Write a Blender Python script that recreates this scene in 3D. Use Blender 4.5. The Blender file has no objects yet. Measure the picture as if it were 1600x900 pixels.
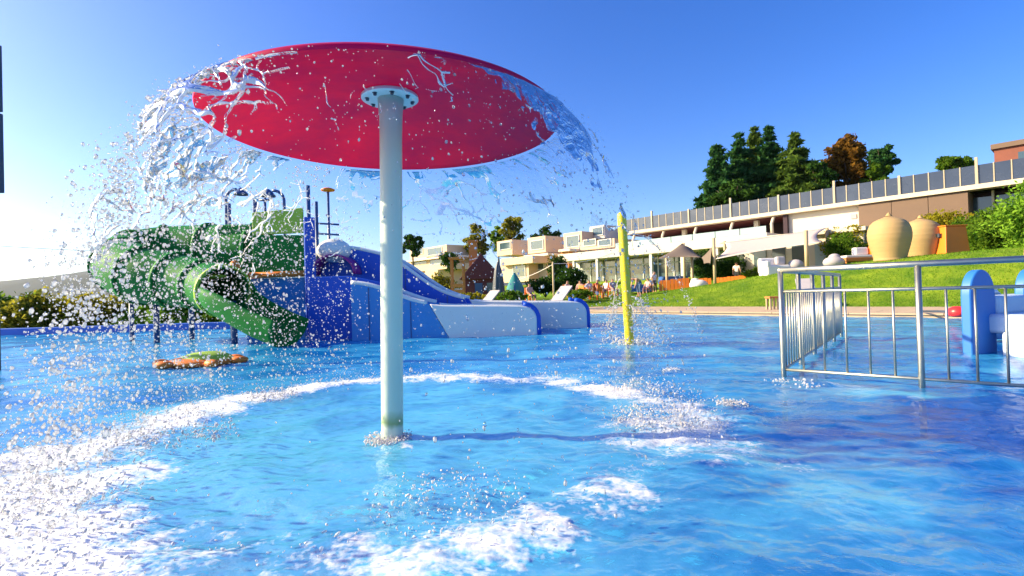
import bpy, math, random
import numpy as np
from mathutils import Vector, Matrix
R = math.radians
random.seed(7); rng = np.random.default_rng(11)
scn = bpy.context.scene
col = scn.collection

# ------------------------------------------------------------------ camera
FPX, PITCH, ROLL, CAMH = 800.0, 0.0105, -0.0295, 1.085
_F = np.array([0, math.cos(PITCH), math.sin(PITCH)]); _R = np.array([1.0, 0, 0]); _Up = np.cross(_R, _F)
CA = _R*math.cos(ROLL) + _Up*math.sin(ROLL); CB = -_R*math.sin(ROLL) + _Up*math.cos(ROLL)
CO = np.array([0, 0, CAMH])
cam = bpy.data.cameras.new('camera'); cam_o = bpy.data.objects.new('camera', cam); col.objects.link(cam_o)
cam.sensor_width = 36; cam.lens = 36*FPX/1600; cam.clip_start = .05; cam.clip_end = 20000
cam_o.matrix_world = Matrix(((CA[0], CB[0], -_F[0], 0), (CA[1], CB[1], -_F[1], 0), (CA[2], CB[2], -_F[2], CAMH), (0, 0, 0, 1)))
scn.camera = cam_o

# ------------------------------------------------------------------ sky, sun, exposure
SUN_AZ, SUN_EL = R(-86), R(25)          # azimuth clockwise from +Y
world = bpy.data.worlds.new('World'); scn.world = world; world.use_nodes = True
nt = world.node_tree; bgn = nt.nodes['Background']
sky = nt.nodes.new('ShaderNodeTexSky'); sky.sky_type = 'NISHITA'; sky.sun_disc = False
sky.sun_elevation = SUN_EL; sky.sun_rotation = SUN_AZ; sky.altitude = 600; sky.air_density = 1.0; sky.dust_density = 2.0; sky.ozone_density = 3.5
hs = nt.nodes.new('ShaderNodeHueSaturation'); hs.inputs['Saturation'].default_value = 1.33; hs.inputs['Hue'].default_value = .519
nt.links.new(sky.outputs[0], hs.inputs['Color']); nt.links.new(hs.outputs[0], bgn.inputs[0])
bgn.inputs[1].default_value = 0.125
sl = bpy.data.lights.new('sun', 'SUN'); sl.energy = 5.0; sl.angle = R(.9); sl.color = (1.0, .81, .50)
so = bpy.data.objects.new('sun', sl); col.objects.link(so)
sdir = Vector((math.sin(SUN_AZ)*math.cos(SUN_EL), math.cos(SUN_AZ)*math.cos(SUN_EL), math.sin(SUN_EL)))
so.rotation_euler = (-sdir).to_track_quat('-Z', 'Y').to_euler(); so.location = (-30, 10, 30)
scn.view_settings.view_transform = 'Standard'; scn.view_settings.look = 'None'; scn.view_settings.gamma = 1
scn.view_settings.exposure = 1.17
scn.cycles.max_bounces = 8; scn.cycles.transparent_max_bounces = 24; scn.cycles.caustics_reflective = False; scn.cycles.caustics_refractive = False

# ------------------------------------------------------------------ measuring helpers (metres; y is away from the viewer)
def ray(px, py): return CA*(px-800)/FPX - CB*(py-450)/FPX + _F
def at(px, py, Y): d = ray(px, py); return CO + d*Y/d[1]
def onz(px, py, z): d = ray(px, py); return CO + d*(z-CAMH)/d[2]
U = np.array([-.65, .76, 0]); U /= np.linalg.norm(U); N = np.array([U[1], -U[0], 0]); E0 = np.array([12.7, 14.5, 0])
def W(t, s, z): return E0 + U*t + N*s + np.array([0, 0, z])      # building frame: t along the pool edge, s away from the pool
def onS(px, py, s):
    d = ray(px, py); k = (s + (E0-CO)@N)/(d@N); q = CO + d*k; return (q-E0)@U, q[2]
def sm(a, b, x): t = np.clip((x-a)/(b-a), 0, 1); return t*t*(3-2*t)

# numpy value noise
def _h(ix, iy, s): 
    n = (ix.astype(np.int64)*374761393 + iy.astype(np.int64)*668265263 + s*974711) & 0x7fffffff
    n = ((n ^ (n >> 13))*1274126177) & 0x7fffffff
    return ((n ^ (n >> 16)) & 0xffff)/65535.0
def vn(x, y, s=0):
    x = np.asarray(x, float); y = np.asarray(y, float)
    ix = np.floor(x); iy = np.floor(y); fx = x-ix; fy = y-iy; fx = fx*fx*(3-2*fx); fy = fy*fy*(3-2*fy)
    a = _h(ix, iy, s); b = _h(ix+1, iy, s); c = _h(ix, iy+1, s); d = _h(ix+1, iy+1, s)
    return (a*(1-fx)+b*fx)*(1-fy) + (c*(1-fx)+d*fx)*fy
def fbm(x, y, s=0, o=4):
    v = 0; a = .5
    for k in range(o): v = v + a*vn(x*2**k, y*2**k, s+k*17); a *= .5
    return v/(1-.5**o)

# ------------------------------------------------------------------ materials
MATS = {}
def mat(name, c, rough=.5, var=.12, scale=6, bump=0.0, metal=0.0, spec=.5, bscale=None, coat=0, streak=None):
    if name in MATS: return MATS[name]
    m = bpy.data.materials.new(name); m.use_nodes = True; n = m.node_tree.nodes; l = m.node_tree.links; b = n['Principled BSDF']
    b.inputs['Roughness'].default_value = rough; b.inputs['Metallic'].default_value = metal; b.inputs['Specular IOR Level'].default_value = spec
    b.inputs['Coat Weight'].default_value = coat
    tc = n.new('ShaderNodeTexCoord'); mp = n.new('ShaderNodeMapping'); l.new(tc.outputs['Object'], mp.inputs[0])
    if streak: mp.inputs['Scale'].default_value = streak
    nz = n.new('ShaderNodeTexNoise'); nz.inputs['Scale'].default_value = scale; nz.inputs['Detail'].default_value = 5; l.new(mp.outputs[0], nz.inputs[0])
    mx = n.new('ShaderNodeMix'); mx.data_type = 'RGBA'
    d = [max(0, v*(1-var)) for v in c]; u = [min(1, v*(1+var)) for v in c]
    mx.inputs[6].default_value = (*d, 1); mx.inputs[7].default_value = (*u, 1)
    l.new(nz.outputs[0], mx.inputs[0]); l.new(mx.outputs[2], b.inputs['Base Color'])
    rr = n.new('ShaderNodeMapRange'); rr.inputs[3].default_value = max(.02, rough-.08); rr.inputs[4].default_value = min(1, rough+.1)
    l.new(nz.outputs[0], rr.inputs[0]); l.new(rr.outputs[0], b.inputs['Roughness'])
    if bump:
        bn = n.new('ShaderNodeTexNoise'); bn.inputs['Scale'].default_value = bscale or scale*6; bn.inputs['Detail'].default_value = 6; l.new(mp.outputs[0], bn.inputs[0])
        bb = n.new('ShaderNodeBump'); bb.inputs['Strength'].default_value = bump; bb.inputs['Distance'].default_value = .02
        l.new(bn.outputs[0], bb.inputs['Height']); l.new(bb.outputs[0], b.inputs['Normal'])
    MATS[name] = m; return m
def leafmat(name, c1, c2, trans=.35):
    if name in MATS: return MATS[name]
    m = bpy.data.materials.new(name); m.use_nodes = True; n = m.node_tree.nodes; l = m.node_tree.links; n.clear()
    out = n.new('ShaderNodeOutputMaterial'); g = n.new('ShaderNodeNewGeometry'); mx = n.new('ShaderNodeMix'); mx.data_type = 'RGBA'
    mx.inputs[6].default_value = (*c1, 1); mx.inputs[7].default_value = (*c2, 1); l.new(g.outputs['Random Per Island'], mx.inputs[0])
    d = n.new('ShaderNodeBsdfDiffuse'); t = n.new('ShaderNodeBsdfTranslucent'); ms = n.new('ShaderNodeMixShader'); ms.inputs[0].default_value = trans
    l.new(mx.outputs[2], d.inputs[0]); l.new(mx.outputs[2], t.inputs[0]); l.new(d.outputs[0], ms.inputs[1]); l.new(t.outputs[0], ms.inputs[2]); l.new(ms.outputs[0], out.inputs[0])
    MATS[name] = m; return m
def glassmat(name, c, dark=.5, rough=.03):
    return mat(name, c, rough, .25, .6, spec=.8)

M_white = mat('white_render', (.64, .58, .48), .8, .06, 1.5, .15)
M_peach = mat('peach_render', (.66, .49, .33), .85, .07, .8, .15)
M_cream = mat('cream_beam', (.62, .54, .42), .7, .08, 2, .1)
M_brown = mat('brown_cladding', (.17, .11, .075), .8, .15, 1.2, .2)
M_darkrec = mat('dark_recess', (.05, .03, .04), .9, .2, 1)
M_panel = mat('solar_panel', (.035, .05, .09), .25, .25, 1.2, spec=.6)
M_mull = mat('mullion', (.42, .36, .26), .6, .1, 3)
M_glass = mat('window_glass', (.05, .09, .11), .08, .4, .35, spec=.9)
M_glasslt = mat('balustrade_glass', (.30, .40, .42), .1, .2, .5, spec=.9)
M_frame = mat('pale_frame', (.6, .58, .52), .6, .08, 3)
M_steel = mat('stainless_steel', (.46, .45, .38), .42, .08, 14, metal=1.0)
M_yellow = mat('yellow_plastic', (.80, .62, .02), .35, .05, 5, .03)
M_pole = mat('pole_paint', (.62, .66, .64), .35, .05, 3, .05)
M_blue = mat('slide_blue', (.012, .09, .52), .45, .1, 1.2, .05, spec=.35)
M_blue2 = mat('slide_mid_blue', (.05, .26, .58), .45, .1, 1.2, .05, spec=.35)
M_pale = mat('slide_pale_blue', (.76, .76, .70), .5, .05, 1.5, .06)
M_green = mat('slide_green', (.010, .19, .03), .6, .3, 1.3, .05, spec=.12)
M_lime = mat('lime_green', (.34, .52, .03), .55, .12, 1.5, .05)
M_orange = mat('orange_paint', (.80, .20, .010), .5, .12, 3, .08)
M_wood = mat('orange_wood', (.52, .19, .04), .65, .2, 4, .2, streak=(1, 1, 6))
M_timber = mat('pale_timber', (.50, .38, .22), .7, .15, 4, .2, streak=(8, 8, 1))
M_maroon = mat('maroon_roof', (.10, .018, .025), .7, .2, 3, .2)
M_purple = mat('purple_plastic', (.30, .02, .20), .4, .1, 2)
M_dark = mat('dark_metal', (.05, .065, .09), .5, .15, 5)
M_navy = mat('navy_post', (.03, .08, .22), .4, .1, 4)
M_taupe = mat('taupe_canvas', (.30, .235, .19), .85, .06, 8, .1)
M_creamsail = mat('cream_canvas', (.80, .71, .68), .85, .05, 8, .1)
M_grey = mat('grey_textile', (.42, .39, .40), .85, .07, 6, .1)
M_jar = mat('sand_clay', (.44, .29, .12), .75, .12, 1.2, .25, bscale=5, streak=(1, 1, 7))
M_paving = mat('sand_paving', (.50, .37, .24), .85, .15, 2.5, .3)
M_brick = mat('red_brick', (.22, .075, .05), .85, .2, 2, .3)
M_teal = mat('teal_canvas', (.02, .22, .22), .7, .15, 4, .1)
M_bluecloth = mat('blue_cloth', (.03, .12, .38), .8, .12, 5)
M_red = mat('red_plastic', (.75, .03, .03), .35, .08, 4)
M_bark = mat('bark', (.09, .06, .04), .9, .25, 5, .4)
M_cushion = mat('white_cushion', (.78, .74, .70), .9, .04, 5, .1)

# ------------------------------------------------------------------ mesh builder
def norm(v): v = np.asarray(v, float); return v/np.linalg.norm(v)
class MB:
    def __init__(s): s.v = []; s.f = []; s.mi = []; s.cur = 0
    def add(s, vs, fs):
        o = len(s.v); s.v += [tuple(map(float, p)) for p in vs]; s.f += [tuple(i+o for i in f) for f in fs]; s.mi += [s.cur]*len(fs); return s
    def hexa(s, p):   # 8 points: bottom 4 ccw then top 4
        return s.add(p, [(3, 2, 1, 0), (4, 5, 6, 7), (0, 1, 5, 4), (1, 2, 6, 5), (2, 3, 7, 6), (3, 0, 4, 7)])
    def box(s, a, b, bev=0):
        x0, y0, z0 = a; x1, y1, z1 = b
        return s.hexa([(x0, y0, z0), (x1, y0, z0), (x1, y1, z0), (x0, y1, z0), (x0, y0, z1), (x1, y0, z1), (x1, y1, z1), (x0, y1, z1)])
    def wbox(s, t0, t1, s0, s1, z0, z1):   # box in the building frame
        q = [W(t1, s0, z0), W(t0, s0, z0), W(t0, s1, z0), W(t1, s1, z0)]
        return s.hexa(q + [p+np.array([0, 0, z1-z0]) for p in q])
    def tube(s, pts, r, n=10, cap=True, closed=False):
        pts = [np.asarray(p, float) for p in pts]; k = len(pts); rr = r if hasattr(r, '__len__') else [r]*k
        up = None; rings = []
        for i in range(k):
            d = norm(pts[min(i+1, k-1)]-pts[max(i-1, 0)])
            if up is None:
                h = np.array([0, 0, 1.]) if abs(d[2]) < .9 else np.array([1., 0, 0]); up = norm(np.cross(np.cross(d, h), d))
            else: up = norm(up - d*(up@d))
            sd = np.cross(d, up)
            rings.append([pts[i] + rr[i]*(math.cos(a)*up + math.sin(a)*sd) for a in np.linspace(0, 2*math.pi, n, endpoint=False)])
        vs = [p for g in rings for p in g]; fs = []
        for i in range(k-1):
            for j in range(n): fs.append((i*n+j, i*n+(j+1) % n, (i+1)*n+(j+1) % n, (i+1)*n+j))
        if cap: fs.append(tuple(range(n))[::-1]); fs.append(tuple(range((k-1)*n, k*n)))
        return s.add(vs, fs)
    def lathe(s, c, prof, n=48):
        vs = []; fs = []; k = len(prof)
        for r, z in prof:
            for j in range(n): a = 2*math.pi*j/n; vs.append((c[0]+r*math.cos(a), c[1]+r*math.sin(a), c[2]+z))
        for i in range(k-1):
            for j in range(n): fs.append((i*n+j, i*n+(j+1) % n, (i+1)*n+(j+1) % n, (i+1)*n+j))
        return s.add(vs, fs)
    def prism(s, poly, off):
        n = len(poly); off = np.asarray(off, float); a = [np.asarray(p, float) for p in poly]; b = [p+off for p in a]
        return s.add(a+b, [tuple(range(n))[::-1], tuple(range(n, 2*n))] + [(i, (i+1) % n, n+(i+1) % n, n+i) for i in range(n)])
    def grid(s, P):     # P [a][b] points
        a, b = len(P), len(P[0]); return s.add([p for r in P for p in r], [(i*b+j, i*b+j+1, (i+1)*b+j+1, (i+1)*b+j) for i in range(a-1) for j in range(b-1)])
    def build(s, name, m, parent=None, smooth=False, bevel=0, solid=0, sub=0, auto=False):
        me = bpy.data.meshes.new(name); v = np.array(s.v)
        org = np.zeros(3)
        if parent is None: org = np.array([(v[:, 0].min()+v[:, 0].max())/2, (v[:, 1].min()+v[:, 1].max())/2, v[:, 2].min()])
        else: org = np.array(parent['_org']) if '_org' in parent.keys() else np.zeros(3)
        me.from_pydata((v-org).tolist(), [], s.f); me.validate()
        for x in (m if isinstance(m, (list, tuple)) else [m]): me.materials.append(x)
        if isinstance(m, (list, tuple)): me.polygons.foreach_set('material_index', s.mi[:len(me.polygons)])
        if smooth: me.polygons.foreach_set('use_smooth', [True]*len(me.polygons))
        o = bpy.data.objects.new(name, me); col.objects.link(o)
        if parent is None: o.location = org
        else: o.parent = parent
        o['_org'] = org.tolist()
        if bevel:
            q = o.modifiers.new('b', 'BEVEL'); q.width = bevel; q.segments = 2; q.limit_method = 'ANGLE'
        if solid: q = o.modifiers.new('s', 'SOLIDIFY'); q.thickness = solid; q.offset = 0
        if sub: q = o.modifiers.new('u', 'SUBSURF'); q.levels = sub; q.render_levels = sub
        if auto: 
            me.polygons.foreach_set('use_smooth', [True]*len(me.polygons)); me.set_sharp_from_angle(angle=R(35))
        return o
def tag(o, label=None, cat=None, group=None, kind=None):
    if label: o['label'] = label
    if cat: o['category'] = cat
    if group: o['group'] = group
    if kind: o['kind'] = kind
    return o
def thing(name, label, cat, base, group=None):
    o = bpy.data.objects.new(name, None); col.objects.link(o); o.location = base; o['_org'] = [float(x) for x in base]; o.empty_display_size = .2
    return tag(o, label, cat, group)
def rawmesh(name, V, F, m, smooth=True, parent=None, org=None):     # big numpy meshes, F all same size
    me = bpy.data.meshes.new(name); V = np.asarray(V, np.float32); F = np.asarray(F, np.int32); k = F.shape[1]
    if org is None and parent is not None and '_org' in parent.keys(): org = np.array(parent['_org'])
    if org is not None: V = V-np.asarray(org, np.float32)
    me.vertices.add(len(V)); me.vertices.foreach_set('co', V.ravel()); me.loops.add(F.size); me.loops.foreach_set('vertex_index', F.ravel())
    me.polygons.add(len(F)); me.polygons.foreach_set('loop_start', np.arange(0, F.size, k, dtype=np.int32))
    me.update(calc_edges=True); me.validate()
    if smooth: me.polygons.foreach_set('use_smooth', np.ones(len(me.polygons), bool))
    me.materials.append(m); o = bpy.data.objects.new(name, me); col.objects.link(o)
    if parent is not None: o.parent = parent
    elif org is not None: o.location = org
    o['_org'] = [float(x) for x in (org if org is not None else (0, 0, 0))]
    return o

# ================================================================== SETTING
POOL = np.array([(38.7, -15.9), (3.4, 25.4), (-1.5, 24.2), (-6, 20.6), (-48, 20.2), (-48, -14), (10, -22)], float)
def pool_sd(x, y):   # signed distance, negative inside the pool
    x = np.asarray(x, float); y = np.asarray(y, float); d = np.full(x.shape, 1e9); ins = np.zeros(x.shape, bool); n = len(POOL)
    for i in range(n):
        a = POOL[i]; b = POOL[(i+1) % n]; e = b-a; L = e@e
        t = np.clip(((x-a[0])*e[0]+(y-a[1])*e[1])/L, 0, 1)
        d = np.minimum(d, np.hypot(x-a[0]-t*e[0], y-a[1]-t*e[1]))
        c = ((a[1] > y) != (b[1] > y)) & (x < (b[0]-a[0])*(y-a[1])/(b[1]-a[1]+1e-12)+a[0]); ins ^= c
    return np.where(ins, -d, d)
def ground_z(x, y):
    x = np.asarray(x, float); y = np.asarray(y, float)
    d = pool_sd(x, y); t = (x-E0[0])*U[0]+(y-E0[1])*U[1]; s = (x-E0[0])*N[0]+(y-E0[1])*N[1]
    zm = np.interp(t, [-30, 0, 4, 8.6, 13, 18, 26, 60], [2.4, 2.25, 2.1, 1.75, 1.15, .62, .5, .5])
    zr = .10 + zm*sm(3.0, 10.5, d) + np.maximum(0, 2.0-zm-.1)*sm(15.5, 19.5, s)
    zr = zr + .05*(fbm(x*.25, y*.25, 3)-.5)*sm(3.5, 6, d)
    far = np.hypot(x, y); zr = zr - sm(110, 420, far)*38
    zl = -.5 - .10*np.clip(d, 0, 30) - sm(30, 400, d)*34
    w = sm(-9, 1, x+.12*(y-20)) 
    z = zl*(1-w)+zr*w
    return np.where(d < .9, -1.6, z)
def gz(x, y): return float(ground_z(np.array([x]), np.array([y]))[0])

# lawn / ground sheet
gx = np.unique(np.concatenate([np.linspace(-6000, -400, 30), np.linspace(-400, -60, 30), np.linspace(-60, -8, 40), np.linspace(-8, 45, 150), np.linspace(45, 400, 40), np.linspace(400, 6000, 26)]))
gy = np.unique(np.concatenate([np.linspace(-400, -30, 12), np.linspace(-30, 12, 30), np.linspace(12, 62, 150), np.linspace(62, 400, 50), np.linspace(400, 6500, 40)]))
XX, YY = np.meshgrid(gx, gy); ZZ = ground_z(XX, YY); a, b = XX.shape
idx = np.arange(a*b).reshape(a, b); Fq = np.stack([idx[:-1, :-1], idx[:-1, 1:], idx[1:, 1:], idx[1:, :-1]], -1).reshape(-1, 4)
def grassmat():
    m = bpy.data.materials.new('lawn_grass'); m.use_nodes = True; n = m.node_tree.nodes; l = m.node_tree.links; b = n['Principled BSDF']
    tc = n.new('ShaderNodeTexCoord'); n1 = n.new('ShaderNodeTexNoise'); n1.inputs['Scale'].default_value = .7; n1.inputs['Detail'].default_value = 8; n1.inputs['Roughness'].default_value = .65
    l.new(tc.outputs['Object'], n1.inputs[0]); r = n.new('ShaderNodeValToRGB'); e = r.color_ramp.elements
    e[0].position = .36; e[0].color = (.075, .17, .010, 1); e[1].position = .66; e[1].color = (.27, .36, .02, 1); l.new(n1.outputs[0], r.inputs[0]); l.new(r.outputs[0], b.inputs[0])
    n2 = n.new('ShaderNodeTexNoise'); n2.inputs['Scale'].default_value = 40; n2.inputs['Detail'].default_value = 4; l.new(tc.outputs['Object'], n2.inputs[0])
    bb = n.new('ShaderNodeBump'); bb.inputs['Strength'].default_value = .8; bb.inputs['Distance'].default_value = .05; l.new(n2.outputs[0], bb.inputs['Height']); l.new(bb.outputs[0], b.inputs['Normal'])
    b.inputs['Roughness'].default_value = .9; b.inputs['Specular IOR Level'].default_value = .15; return m
M_grass = grassmat()
o = rawmesh('ground', np.stack([XX, YY, ZZ], -1).reshape(-1, 3), Fq, M_grass); tag(o, 'green lawn and land around the pool', 'ground', kind='structure')

# short grass blades on the nearer lawn
nb = 60000; t = rng.uniform(-6, 20, nb); s = 3.2+rng.random(nb)**1.4*11; bx = E0[0]+U[0]*t+N[0]*s; by = E0[1]+U[1]*t+N[1]*s; bz = ground_z(bx, by)
an = rng.uniform(0, 6.28, nb); hh = rng.uniform(.035, .085, nb); ww = .014
base = np.stack([bx, by, bz-.01], -1); sd = np.stack([np.cos(an), np.sin(an), 0*an], -1)*ww; tip = base+np.stack([np.cos(an+1.3)*hh*.6, np.sin(an+1.3)*hh*.6, hh], -1)
V = np.stack([base-sd, base+sd, tip], 1).reshape(-1, 3)
o = rawmesh('grass', V, np.arange(nb*3).reshape(-1, 3), leafmat('blade', (.09, .22, .012), (.22, .38, .03)), smooth=False); tag(o, 'short green grass blades growing over the sloping lawn', 'grass', kind='stuff')

# pool deck strip along the edge (slabs are pieces)
def edge_strip(p, q, w, z, name):
    p = np.array([*p, 0.]); q = np.array([*q, 0.]); e = norm(q-p); nn = np.array([e[1], -e[0], 0]); L = np.linalg.norm(q-p); return p, e, nn, L
p, e, nn, L = edge_strip(POOL[0], POOL[1], 3.6, .12, 'x')     # nn points away from the pool
deck = MB(); deck.hexa([p+nn*.02+[0, 0, -.7], p+e*(L+1.5)+nn*.02+[0, 0, -.7], p+e*(L+1.5)+nn*3.7+[0, 0, -.7], p+nn*3.7+[0, 0, -.7], p+nn*.02+[0, 0, .10], p+e*(L+1.5)+nn*.02+[0, 0, .10], p+e*(L+1.5)+nn*3.7+[0, 0, .16], p+nn*3.7+[0, 0, .16]])
deck_o = deck.build('pool_deck', M_paving); tag(deck_o, 'sand coloured paved strip between the pool and the lawn', 'pavement', kind='structure')
i = 0; t0 = 26.0
while t0 < L+1.3:
    for k, (s0, s1) in enumerate([(-.04, .56), (.575, 1.45), (1.465, 2.5), (2.515, 3.66)]):
        ln = 1.18; tt = t0+(.6 if k % 2 else 0); zt = .112+.006*random.random()+.014*s0; zb = .085
        q = [p+e*tt+nn*s0, p+e*(tt+ln)+nn*s0, p+e*(tt+ln)+nn*s1, p+e*tt+nn*s1]
        dz = .016*(s1-s0)
        MB().hexa([x+[0, 0, zb+.014*s0] for x in q]+[q[0]+[0, 0, zt+.02], q[1]+[0, 0, zt+.02], q[2]+[0, 0, zt+.02+dz], q[3]+[0, 0, zt+.02+dz]]).build('paving_slab', M_paving, deck_o)
    t0 += 1.2
# far and left rims
p, e, nn, L = edge_strip(POOL[1], POOL[2], 3, .1, 'x')
def rimwall(name, a, b, th, z1, m, label, flip=1):
    a = np.array([*a, 0.]); b = np.array([*b, 0.]); e = norm(b-a); nn = np.array([e[1], -e[0], 0])
    w = MB(); w.hexa([a+[0, 0, -.7], b+[0, 0, -.7], b+nn*th+[0, 0, -.7], a+nn*th+[0, 0, -.7], a+[0, 0, z1], b+[0, 0, z1], b+nn*th+[0, 0, z1], a+nn*th+[0, 0, z1]])
    return tag(w.build(name, m, bevel=.02), label, 'wall')
M_poolblue = mat('pool_wall_blue', (.02, .13, .52), .5, .12, 1.5, .1)
rimwall('pool_rim_wall', POOL[1]+[-.03, 0], POOL[2], 1.4, .13, M_paving, 'low sandy kerb closing the far corner of the pool')
rimwall('pool_rim_wall', POOL[2]+[-.02, 0], POOL[3]+[0.02, 0], 1.2, .14, M_paving, 'low sandy kerb behind the pale blue slides')
rimwall('pool_rim_wall', POOL[3], POOL[4], .45, .27, M_poolblue, 'blue pool wall along the far left water edge')
rimwall('pool_rim_wall', POOL[4], POOL[5], .45, .37, M_poolblue, 'blue pool wall closing the left side of the pool')
# pool floor
fl = MB(); c = POOL.mean(0); fl.add([(*(q+(q-c)*.02), -.52) for q in POOL], [tuple(range(len(POOL)))[::-1]])
M_floor = mat('pool_floor_paint', (.02, .34, .82), .6, .15, .35, .1)
tag(fl.build('pool_floor', M_floor), 'light blue painted pool floor under the water', 'pool floor', kind='structure')

# ------------------------------------------------------------------ the mushroom's water geometry (shared numbers)
DC = np.array([-.878, 3.849]); DR = 1.27; DZ = 2.356; TF = math.sqrt(2*DZ/9.81)
_ta = np.array([-90, -40, 0, 20, 65, 90, 110, 155, 180, 205, 243, 255, 270.]); _tl = np.array([1.5, 1.7, 2.15, 2.35, 2.8, 2.9, 3.0, 2.35, 2.12, 2.12, 1.95, 1.7, 1.5])
def land(th):  d = np.degrees(th); d = np.where(d > 270, d-360, d); d = np.where(d < -90, d+360, d); return np.interp(d, _ta, _tl)
_ga = np.array([-90, -50, 0, 40, 80, 110, 140, 180, 215, 240, 258, 270.]); _gl = np.array([.30, .28, .55, .45, .40, .6, .95, 1.0, 1.0, .75, .42, .30])
def flow(th): d = np.degrees(th); d = np.where(d > 270, d-360, d); d = np.where(d < -90, d+360, d); return np.interp(d, _ga, _gl)
def curtain(th, t):
    r = DR+.012+(land(th)-DR)/TF*t
    return np.stack([DC[0]+r*np.cos(th), DC[1]+r*np.sin(th), DZ-.02-4.905*t*t], -1)
def foamd(x, y):    # foam density on the surface
    dx = x-DC[0]; dy = y-DC[1]; r = np.hypot(dx, dy); th = np.arctan2(dy, dx); th = np.where(th < -math.pi/2, th+2*math.pi, th)
    r = r+.55*(fbm(x*1.1+5, y*1.1, 201, 3)-.5)*sm(.4, 1.1, r); L = land(th); g = flow(th); nearleft = np.exp(-((np.degrees(th)-222)/38)**2)
    rw = .28+.12*g+.52*nearleft; k = (r-L-.15*g-.25*nearleft)/rw
    ring = np.exp(-k*k)*(.26+.85*g+.32*nearleft)*(.25+1.5*fbm(x*.9, y*.9, 205, 2))
    rightf = np.exp(-((np.degrees(th)-4)/30)**2)*np.exp(-((r-2.12)/.5)**2)*1.0
    base = .5*np.exp(-((r-.16)/.10)**2)
    return np.maximum(np.maximum(ring, rightf), base)

# water surface: polar sheet round the viewer so that the near waves are fine
ra = np.concatenate([np.geomspace(.5, 9, 560), np.geomspace(9.03, 62, 260)[1:]]); ang = np.concatenate([np.linspace(R(-105), R(-56), 60), np.linspace(R(-56), R(56), 560)[1:], np.linspace(R(56), R(105), 60)[1:]])
RA, AN = np.meshgrid(ra, ang, indexing='ij'); wx = RA*np.sin(AN); wy = RA*np.cos(AN)
def waves(x, y):
    wxn = x+.35*fbm(x*.7, y*.7, 91, 3); wyn = y+.35*fbm(x*.7+9, y*.7, 92, 3)
    z = .050*(fbm(wxn*.9, wyn*1.2, 5, 3)-.5) + .045*(fbm(wxn*2.6, wyn*3.6, 8, 3)-.5) + .022*(fbm(wxn*7, wyn*10, 9, 3)-.5)
    dx = x-DC[0]; dy = y-DC[1]; r = np.hypot(dx, dy)
    z = z + .012*np.sin(r*11+4*fbm(x*1.3, y*1.3, 44))*np.exp(-((r-1.3)/1.3)**2)
    return z
fd = foamd(wx, wy); ddx = wx-DC[0]; ddy = wy-DC[1]; prr = np.maximum(np.hypot(ddx, ddy), .05)**.72; ux = ddx/prr+.12*fbm(wx*2, wy*2, 141, 2); uy = ddy/prr+.12*fbm(wx*2+5, wy*2, 142, 2)   # noise drawn out radially
nz1 = .55*fbm(ux*3.4, uy*3.4, 21, 4)+.45*fbm(wx*2.1, wy*2.1, 23, 4); nz2 = .5*fbm(ux*12, uy*12, 33, 3)+.5*fbm(wx*9, wy*9, 34, 3); nz3 = fbm(wx*30, wy*30, 35, 2)
fo = sm(.27, 1.02, fd*.92+(nz1-.5)*1.9+(nz2-.5)*1.0+(nz3-.5)*.4)*sm(.05, .3, fd)
wz = waves(wx, wy)
wz = wz + .016*fo*(nz2*.7+nz3*.6-.3) + .03*fd*(nz2-.5)
idx = np.arange(wx.size).reshape(wx.shape); Fq = np.stack([idx[:-1, :-1], idx[1:, :-1], idx[1:, 1:], idx[:-1, 1:]], -1).reshape(-1, 4)
cx = wx.ravel()[Fq].mean(1); cy = wy.ravel()[Fq].mean(1); keep = pool_sd(cx, cy) < .25; Fq = Fq[keep]
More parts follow.
